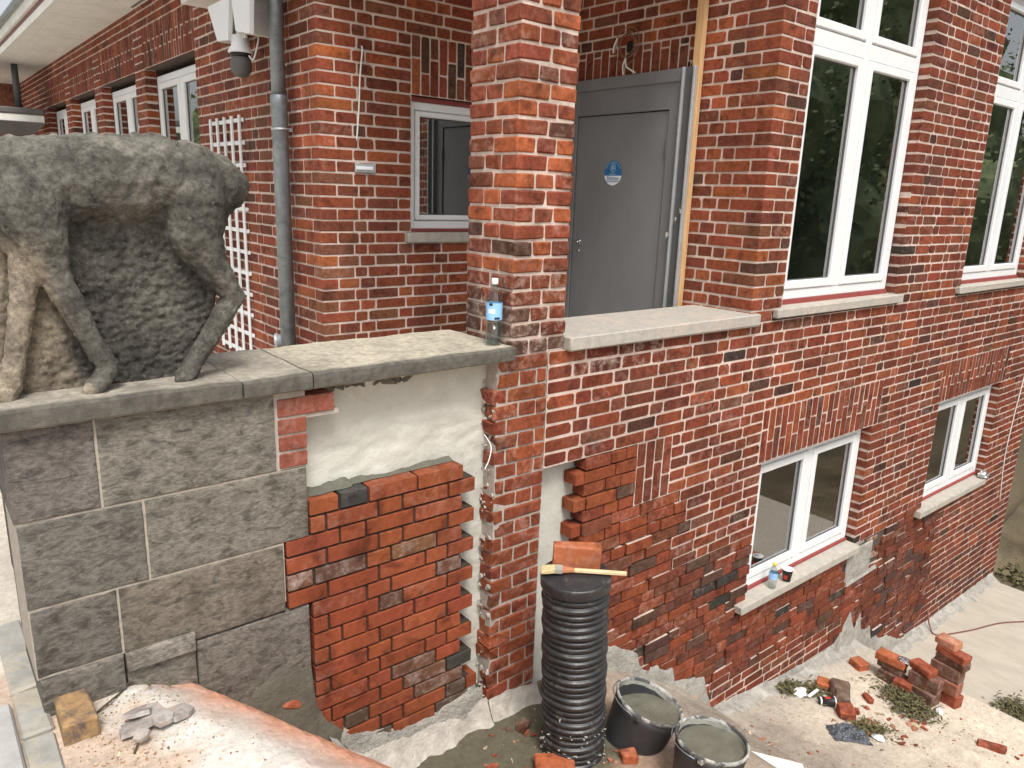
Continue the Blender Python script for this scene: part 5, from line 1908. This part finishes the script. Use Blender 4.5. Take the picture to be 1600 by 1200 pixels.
# ---------------------------------------------------------------- buckets
def bucket(label, base, top, r0, r1, content, seed):
    t = thing('mortar_bucket', label, 'bucket', base, 'mortar buckets')
    b = Vector(base); ax = (Vector(top)-b).normalized(); L = (Vector(top)-b).length
    prof = [(r0*0.96, 0), (r0, 0.012)] + [(r0+(r1-r0)*k/6, L*k/6) for k in range(1, 6)] + [(r1, L-0.02)]
    v, f = lathe(prof + [(r1-0.008, L-0.02), (r1-0.012, L-0.05), (r0+(r1-r0)*0.45-0.008, L*0.45)], b, 36, axis=ax)
    mk('bucket_wall', v, f, M['bucket'], t, smooth=True)
    v, f = lathe([(r1-0.008, L-0.03), (r1-0.008, L-0.002), (r1-0.002, L+0.002), (r1+0.004, L-0.001), (r1+0.006, L-0.012), (r1, L-0.022)], b, 36, axis=ax, cap_bottom=False)
    v = [(p[0]+0.002*nz(p, 30), p[1]+0.002*nz(p, 30, 3), p[2]+0.002*nz(p, 30, 7)) for p in v]
    mk('rim', v, f, M['rim_mortar'], t, smooth=True)
    # contents: a level (or slumped) wet surface
    n_ = 30
    vs, fs = [], []
    ref = Vector((1, 0, 0)); g1 = (ref-ax*ref.dot(ax)).normalized(); g2 = ax.cross(g1)
    rr = r1-0.013
    for j in range(9):
        for k in range(n_):
            a = 2*pi*k/n_; r_ = rr*j/8
            hc = (L-content(0, 0))-(g1.z*r_*cos(a)+g2.z*r_*sin(a))/ax.z
            p = b+g1*(r_*cos(a))+g2*(r_*sin(a))+ax*min(hc, L-0.012)
            p = p+ax*0.006*nz(p, 14, seed)+ax*0.003*nz(p, 35, seed)
            vs.append(tuple(p))
    for j in range(8):
        for k in range(n_):
            k2 = (k+1) % n_
            fs.append((j*n_+k, (j+1)*n_+k, (j+1)*n_+k2, j*n_+k2))
    mk('wet_mortar', vs, fs, M['slurry'], t, smooth=True)
    # dried crust on the inner wall
    v, f = [], []
    for k in range(n_+1):
        a = 2*pi*k/n_
        d1 = 0.03+0.035*abs(nz((cos(a), sin(a), seed), 2.2))
        for dd in (0.012, d1):
            r_ = r1-0.0125+(-0.001 if dd > .02 else 0)
            v.append(tuple(b+g1*(r_*cos(a))+g2*(r_*sin(a))+ax*(L-dd)))
    for k in range(n_):
        f.append((2*k, 2*k+1, 2*k+3, 2*k+2))
    mk('mortar_crust', v, f, M['slurry_dry'], t, smooth=True)
    # wire bail folded down on the rim
    pts = []
    for k in range(13):
        a = 0.35+pi+pi*k/12 if False else 0.2+pi*k/12
        pts.append(tuple(b+g1*((r1+.018)*cos(a))+g2*((r1+.018)*sin(a))+ax*(L-0.014-0.012*sin(pi*k/12))))
    mk('bail', *tube(pts, 0.003, 6), M['zinc'], t, smooth=True)
    for a in (0.35, 0.35+pi):
        c = b+g1*((r1+.004)*cos(a))+g2*((r1+.004)*sin(a))+ax*(L-0.02)
        v, f = cbox(c.x-.014, c.x+.014, c.y-.014, c.y+.014, c.z-.012, c.z+.018, .004)
        mk('ear', v, f, M['rim_mortar'], t)
    return t
bucket('tilted black mortar bucket next to the black pipe', (2.81, 2.295, -2.99), (2.895, 2.23, -2.655), 0.155, 0.188, lambda x, y: 0.085, 3)
bucket('black mortar bucket farther from the pipe, cut by the lower picture edge', (2.80, 1.79, -2.90), (2.835, 1.785, -2.575), 0.150, 0.178, lambda x, y: 0.05, 8)
v, f = cbox(-0.22, 0.22, -0.09, 0.09, 0, 0.012, .002)
Mx = Matrix.Translation((3.42, 1.78, -3.05)) @ Matrix.Rotation(radians(-42), 4, 'Z') @ Matrix.Rotation(radians(12), 4, 'Y')
o = mk('white_board', xform(v, Mx), f, M['white_old'])
tag(o, 'white board lying under the front mortar bucket', 'board')

# ---------------------------------------------------------------- loose bricks by the pipe
def gz(x, y):
    return H(x, y)
OR = (0.40, 0.115, 0.055, .25); RD = (0.30, 0.075, 0.042, .2); DB = (0.13, 0.062, 0.048, .4); PK = (0.46, 0.21, 0.15, .5); PU = (0.17, 0.085, 0.07, .5)
def loose(x, y, z, yaw, dims, col, label, tilt=None, z_rel=True, jit=0.004, grp=None):
    zz = (gz(x, y) if z_rel else 0)+z
    o = placed_brick((x, y, zz-0.003), (cos(radians(yaw)), sin(radians(yaw)), 0), dims, col, jit=jit, tilt=tilt, b=0.006)
    tag(o, label, 'brick', grp or 'loose bricks')
    return o
loose(2.285, 2.325, 0.0, -38, (0.205, 0.115, 0.070), OR, 'orange brick lying at the foot of the black pipe')
loose(2.660, 2.155, 0.0, -30, (0.085, 0.07, 0.055), OR, 'small orange brick piece between pipe and buckets', jit=.006)
loose(2.36, 2.66, 0.0, 20, (0.07, 0.06, 0.05), DB, 'dark brick stub left of the pipe foot', jit=.008)
# brick pile on the ground near the step
PILE = [
 (6.42, 2.32, 0.0, 92, (0.23, 0.115, 0.115), DB, 'dark brick at the bottom left of the brick pile'),
 (6.36, 2.20, 0.0, 84, (0.15, 0.115, 0.115), RD, 'red brick half at the bottom of the pile, left of the big dark bricks'),
 (6.43, 2.33, 0.115, 94, (0.22, 0.115, 0.07), PU, 'purplish brick in the middle of the left stack'),
 (6.42, 2.34, 0.185, 97, (0.25, 0.12, 0.07), OR, 'orange brick topping the left stack of the pile'),
 (6.40, 2.06, 0.0, 86, (0.25, 0.12, 0.118), PU, 'dark purplish brick on edge at the foot of the middle stack'),
 (6.41, 2.065, 0.118, 88, (0.25, 0.12, 0.118), PU, 'dark purplish brick on edge upper in the middle stack'),
 (6.43, 2.10, 0.236, 83, (0.20, 0.115, 0.07), RD, 'red brick lying across the dark middle stack'),
 (6.52, 1.90, 0.0, 80, (0.22, 0.115, 0.118), RD, 'red brick on edge at the foot of the right stack'),
 (6.53, 1.905, 0.118, 86, (0.21, 0.115, 0.118), (0.30, 0.12, 0.085, .5), 'pale red brick on edge second from below in the right stack'),
 (6.52, 1.945, 0.236, 84, (0.24, 0.115, 0.118), PU, 'dark brick third from below in the right stack'),
 (6.55, 1.925, 0.354, 88, (0.25, 0.115, 0.07), DB, 'dark flat brick below the top two of the right stack'),
 (6.56, 1.93, 0.424, 80, (0.25, 0.115, 0.07), RD, 'red flat brick second from the top of the pile'),
 (6.57, 2.00, 0.494, 74, (0.18, 0.12, 0.07), PK, 'pale pink brick crowning the brick pile'),
]
zb = H(6.45, 2.1)
for (x, y, z, yaw, dims, col, lb) in PILE:
    loose(x+rb.uniform(-.015, .015), y+rb.uniform(-.02, .02), zb+z+(0.003 if z == 0 else 0.004), yaw+rb.uniform(-9, 9), dims, col, lb, z_rel=False, grp='bricks of the pile')
mb = MB()
mb.add(*crumple((6.43, 2.24, zb+0.262), (0.045, 0.07, 0.012), seed=9))
o = mb.build('mortar_lump', M['foil']); tag(o, 'pale mortar crust on the left stack of the brick pile', 'mortar')
loose(6.38, 2.60, 0.0, 70, (0.14, 0.115, 0.075), OR, 'orange half brick close to the wall, left of the pile')
loose(5.78, 2.62, 0.0, 25, (0.13, 0.11, 0.07), OR, 'orange half brick beside the large dark stone')
loose(5.50, 2.28, 0.0, 40, (0.15, 0.12, 0.085), RD, 'red half brick behind the grey plastic sheet')
loose(5.93, 2.30, 0.0, 60, (0.11, 0.05, 0.045), RD, 'small red brick sliver between dark stone and pile', jit=.006)
loose(6.16, 1.43, 0.0, 115, (0.20, 0.06, 0.05), RD, 'long red brick fragment alone on the pale ground at right', jit=.006)
v, f = cbox(-0.11, 0.11, -0.075, 0.075, 0, 0.10, 0.02, 0.018, rb)
v = xform(v, Matrix.Translation((5.76, 2.47, H(5.76, 2.47)-.01)) @ Matrix.Rotation(radians(35), 4, 'Z') @ Matrix.Rotation(radians(10), 4, 'X'))
o = mk('dark_stone', v, f, M['brick_new'], cols=[(0.13, 0.085, 0.07, .3)]*len(v)); tag(o, 'large dark angular stone among the rubble below the window', 'stone')
# brick crumbs
def rubble(name, label, spots, mat, cat, seed, cols):
    r_ = random.Random(seed)
    mb = MB()
    for (x, y, n_, rad, s0, s1) in spots:
        for _ in range(n_):
            px, py = x+r_.gauss(0, rad), y+r_.gauss(0, rad)
            if py > YF-0.03 or (py > YF-.2 and px < 1.2 and False):
                continue
            s_ = r_.uniform(s0, s1)
            z = H(px, py) if px < 6.8 else -4.6
            v, f = hull([(px+r_.uniform(-s_, s_), py+r_.uniform(-s_, s_), z+r_.uniform(-.3, .9)*s_) for _ in range(8)])
            c = r_.choice(cols)
            k = r_.uniform(.8, 1.2)
            mb.add(v, f, (c[0]*k, c[1]*k, c[2]*k, .3))
    o = mb.build(name, mat, kind='stuff')
    o['label'] = label; o['category'] = cat
    return o
rubble('brick_crumbs', 'scattered brick crumbs and chips on the ground', [(5.55, 2.15, 16, .10, .012, .05), (5.75, 2.1, 14, .10, .010, .03), (5.95, 1.95, 9, .09, .012, .045), (5.3, 2.4, 22, .5, .005, .014), (6.0, 2.0, 30, .5, .005, .014), (6.2, 1.42, 6, .07, .008, .03), (2.2, 2.45, 26, .16, .006, .024), (2.05, 2.62, 8, .12, .015, .035), (2.6, 2.2, 18, .14, .006, .022), (3.9, 2.1, 22, .35, .006, .02), (4.6, 2.3, 14, .3, .006, .018)], M['brick_new'], 'rubble', 21, [OR, RD, RD, PK, (0.5, 0.42, 0.36)])
rubble('path_debris', 'trampled wood chips, mortar crumbs and twigs beside the kerb', [(0.42, 2.45, 330, .15, .0015, .006), (0.48, 2.78, 200, .10, .0015, .006), (0.40, 2.62, 200, .10, .0015, .006), (0.40, 2.35, 200, .12, .002, .008)], M['brick_new'], 'rubble', 22, [(0.5, 0.40, 0.30), (0.55, 0.42, 0.32), (0.20, 0.14, 0.10), (0.6, 0.54, 0.46), (0.36, 0.19, 0.13), (0.45, 0.34, 0.24)])

rubble('grit', 'fine grit and mortar crumbs strewn over the lower ground', [(5.2, 2.3, 260, .45, .002, .007), (6.0, 2.0, 320, .45, .002, .007), (4.6, 2.3, 120, .3, .003, .009), (3.9, 2.2, 110, .3, .003, .009), (2.5, 2.2, 160, .25, .002, .008), (6.3, 1.6, 160, .25, .002, .006)], M['brick_new'], 'rubble', 23, [(0.45, 0.38, 0.3), (0.3, 0.25, 0.2), (0.16, 0.11, 0.08), (0.3, 0.10, 0.06), (0.6, 0.54, 0.46)])
# slate shards heaped on the sand
SH = [(0.455, 2.585, 20, 0.075, 'broad pale slate shard at the left of the heap'), (0.515, 2.615, -15, 0.055, 'brownish slate shard in the middle of the heap'), (0.535, 2.555, 50, 0.05, 'light rounded slate shard at the front of the heap'), (0.590, 2.575, 5, 0.06, 'grey square slate shard at the right of the heap'), (0.485, 2.65, 35, 0.07, 'slate shard lying at the back of the heap'), (0.452, 2.50, 0, 0.032, 'small slate chip in front of the heap')]
for i, (x, y, yaw, s_, lb) in enumerate(SH):
    r_ = random.Random(40+i)
    poly = []
    n_ = 7
    for k in range(n_):
        a = 2*pi*k/n_+r_.uniform(-.25, .25)
        poly.append((s_*r_.uniform(.75, 1.1)*cos(a), s_*r_.uniform(.6, .9)*sin(a)))
    Mx = Matrix.Translation((x, y, H(x, y)+0.012+0.010*(i % 3))) @ Matrix.Rotation(radians(yaw), 4, 'Z') @ Matrix.Rotation(r_.uniform(-.35, .35), 4, 'X') @ Matrix.Rotation(r_.uniform(-.3, .3), 4, 'Y')
    v, f = hull([(a, b, 0) for a, b in poly]+[(a*.93, b*.93, 0.016) for a, b in poly])
    o = mk('slate_shard', xform(v, Mx), f, M['slate'])
    tag(o, lb, 'shard', 'slate shards on the sand heap')
# ochre paver block
v, f = cbox(0.238, 0.350, 2.645, 2.845, -1.93, -1.822, 0.006, 0.004, rb)
o = mk('paver_block', v, f, M['paver']); tag(o, 'ochre paving block beside the kerb at the wall foot', 'paver')
# sticks
for i, (x, y, a, L_) in enumerate(((0.40, 2.80, 35, .16), (0.46, 2.86, 10, .10), (0.43, 2.50, 70, .09))):
    z = H(x, y)+0.006
    o = mk('twig', *tube(smooth_path([(x-L_/2*cos(radians(a)), y-L_/2*sin(radians(a)), z), (x+.008, y-.006, z+.012), (x+L_/2*cos(radians(a)), y+L_/2*sin(radians(a)), z+.004)], 4), 0.004, 6), M['twig'], smooth=True)
    tag(o, ('longest dark twig on the sand near the wall foot', 'short twig touching the wall foot by the sand heap', 'thin twig beside the slate shards')[i], 'twig', 'twigs')

# ---------------------------------------------------------------- litter on the lower ground
def leaves(spots, seed, size, label):
    r_ = random.Random(seed)
    mb = MB()
    for (x, y, n_, rx, ry, hh) in spots:
        for _ in range(int(n_*2.2)):
            px, py = x+r_.gauss(0, rx), y+r_.gauss(0, ry)
            if py > YF-.04 or (seed == 5 and px < 10.5):
                continue
            z = (H(px, py) if px < 6.8 else -4.6)+r_.uniform(0.004, 0.004+hh)
            s_ = size*r_.uniform(.4, 0.95)
            Mx = Matrix.Translation((px, py, z)) @ Matrix.Rotation(r_.uniform(0, 6.28), 4, 'Z') @ Matrix.Rotation(r_.uniform(-.9, .9), 4, 'X') @ Matrix.Rotation(r_.uniform(-.6, .6), 4, 'Y')
            v = [(-s_, 0, 0), (-.3*s_, -.34*s_, .12*s_), (.5*s_, -.28*s_, .1*s_), (s_, 0, 0), (.5*s_, .28*s_, .1*s_), (-.3*s_, .34*s_, .12*s_)]
            mb.add(xform(v, Mx), [(0, 1, 2, 3), (0, 3, 4, 5)])
    o = mb.build('leaf_litter', M['leaf'], kind='stuff')
    o['label'] = label; o['category'] = 'leaves'
leaves([(5.42, 2.74, 150, .06, .045, .04), (5.58, 2.66, 120, .08, .04, .03), (5.70, 2.55, 60, .08, .05, .03)], 1, 0.028, 'withered leaves heaped near the wall foot below the first basement window')
leaves([(6.22, 2.14, 320, .09, .10, .06), (6.12, 2.0, 240, .09, .09, .05)], 2, 0.028, 'withered leaves heaped before the brick pile')
leaves([(5.45, 2.12, 120, .06, .06, .05), (5.55, 2.05, 100, .07, .06, .04)], 3, 0.024, 'withered leaves beside the grey plastic sheet')
leaves([(7.68, 1.66, 260, .10, .08, .05), (7.75, 1.5, 200, .15, .12, .05)], 4, 0.03, 'dark leaves gathered on the slab at the right edge')
leaves([(11.3, 2.6, 700, .6, .7, .06), (11.6, 2.4, 500, .8, .5, .08), (12.5, 1.8, 500, 1.0, .8, .08)], 5, 0.08, 'leaf litter on the slope beyond the slab')
leaves([(0.60, 2.835, 26, .05, .012, .03)], 6, 0.02, 'small weeds at the foot of the ashlar')
# crushed white cup, dark cup, grey sheet, bits
wcup = thing('crushed_cup', 'crushed white plastic cup among leaves below the window', 'cup', (5.45, 2.66, -4.0))
c = (5.435, 2.655, H(5.435, 2.655)+.02)
mk('cup_body', *crumple(c, (0.075, 0.05, 0.028), seed=12), M['white'], wcup, smooth=True)
v, f = cbox(c[0]+0.02, c[0]+0.17, c[1]-0.085, c[1]-0.06, c[2]-.01, c[2]+.004, .003); mk('torn_strip', v, f, M['white'], wcup)
dc = thing('crushed_coffee_cup', 'black and red paper cup lying on its side on the lower ground', 'cup', (5.5, 2.45, -4.0))
a_ = Vector((0.72, -0.69, 0.02)).normalized(); b_ = Vector((5.46, 2.49, H(5.5, 2.45)+0.038))
mk('cup_body', *lathe([(0.030, 0), (0.040, 0.12)], b_, 20, axis=a_), M['black'], dc, smooth=True)
mk('cup_rim', *lathe([(0.039, 0.118), (0.045, 0.122), (0.041, 0.127), (0.036, 0.122), (0.034, 0.10), (0.001, 0.09)], b_, 20, axis=a_, cap_bottom=False), M['labelwhite'], dc, smooth=True)
mk('cup_band', *lathe([(0.0312, 0.004), (0.0322, 0.016)], b_, 20, axis=a_, cap_bottom=False), M['labelwhite'], dc, smooth=True)
g1 = Vector((0, 0, 1)); g2 = a_.cross(g1)
v, f = [], []
for i in range(7):
    a = 0.4+0.9*i/6
    for h in (0.04, 0.085):
        r_ = 0.030+0.010*h/0.12+0.0010
        v.append(tuple(b_+a_*h+(g1*cos(a-.9)+g2*sin(a-.9))*r_))
for i in range(6):
    f.append((2*i, 2*i+1, 2*i+3, 2*i+2))
mk('cup_print', v, f, M['red'], dc)
vs, fs = [], []
n_ = 26
for j in range(n_+1):
    for i in range(n_+1):
        u, w_ = i/n_-.5, j/n_-.5
        x = 5.25+0.30*u*cos(-.7)-0.20*w_*sin(-.7); y = 2.13+0.30*u*sin(-.7)+0.20*w_*cos(-.7)
        e = 1-min(1, (abs(u)*2)**3+(abs(w_)*2)**3)
        x += .02*nz((u, w_, 0), 6); y += .02*nz((u, w_, 4), 6)
        z = H(x, y)+0.008+e*(0.045+0.05*nz((u, w_, 1), 6)+0.045*abs(nz((u, w_, 3), 11)))
        vs.append((x, y, z))
for j in range(n_):
    for i in range(n_):
        a = j*(n_+1)+i
        fs.append((a, a+1, a+n_+2, a+n_+1))
o = mk('plastic_sheet', vs, fs, M['bag'], smooth=False); tag(o, 'crumpled dark grey plastic sheet on the lower ground', 'plastic sheet')
o = mk('white_plastic_scrap', *crumple((5.43, 1.985, H(5.43, 1.985)+.02), (0.035, 0.045, 0.012), seed=4), M['white'], smooth=True); tag(o, 'small white plastic scrap beside the grey plastic sheet', 'scrap')
o = mk('paper_scrap', *crumple((6.30, 1.87, zb+.03), (0.03, 0.03, 0.03), seed=6), M['white']); tag(o, 'white paper scrap at the foot of the brick pile', 'paper')

# ---------------------------------------------------------------- wood seen in the window panes
def tree_belt(spots, seed, label):
    r_ = random.Random(seed)
    mb = MB()
    for (x, y, z, rad, n_) in spots:
        for _ in range(int(n_*1.7)):
            d_ = Vector((r_.gauss(0, 1), r_.gauss(0, 1), r_.gauss(0, 1))).normalized()*rad*r_.random()**0.4
            d_.z *= 1.25
            if nz((x+d_.x, y+d_.y, z+d_.z), 0.9) < -0.22:
                continue
            c = Vector((x, y, z))+d_
            s_ = r_.uniform(.07, .15)
            a = Vector((r_.gauss(0, 1), r_.gauss(0, 1), r_.gauss(0, 1))).normalized(); b = a.orthogonal().normalized()
            mb.add([tuple(c-a*s_), tuple(c-b*s_*.6), tuple(c+a*s_), tuple(c+b*s_*.6)], [(0, 1, 2, 3)])
    for i, (x, y, z, rad, n_) in enumerate(spots):
        bm = bmesh.new()
        bmesh.ops.create_icosphere(bm, subdivisions=3, radius=1)
        v = []
        for q in bm.verts:
            k = rad*0.74*(1+0.22*nz(q.co, 2.2, i)+0.12*nz(q.co, 5, i))
            v.append((x+q.co.x*k, y+q.co.y*k, z+q.co.z*k*1.25))
        mb.add(v, [tuple(w.index for w in q.verts) for q in bm.faces])
        bm.free()
    o = mb.build('woodland', M['treeleaf'], kind='stuff')
    o['label'] = label; o['category'] = 'trees'
    mb = MB()
    for (x, y, z, rad, n_) in spots:
        mb.add(*tube([(x, y, -5), (x+.1, y, z*.4-2), (x-.1, y+.1, z+.5)], [.25, .2, .06], 8))
    o = mb.build('woodland_trunks', M['trunk'], kind='stuff')
    o['label'] = 'trunks of the wood opposite the building'; o['category'] = 'trees'
tree_belt([(24, -14, 8, 4.5, 1500), (33, -15, 9, 5, 1500), (17, -15, 7.5, 3.6, 1200), (42, -14, 8, 5.5, 1400), (12, -6, 1, 3.0, 1700), (16, -8, 2, 3.4, 1900), (21, -9, 2, 3.5, 1900), (27, -10, 2.5, 3.8, 1800), (18, -12, 4, 3.6, 1500), (34, -8, 2, 4, 1700), (14, -9, -1.5, 3, 1200), (23, -6, -1.5, 2.6, 1200), (30, -5, -1, 3, 1200)], 3, 'wood of leafy trees mirrored in the window panes')
tree_belt([(-9, 24, 1, 3.0, 1300), (-12, 30, 2, 3.5, 1300), (-8, 36, 1, 3, 1200)], 4, 'leafy trees left of the annex mirrored in its panes')
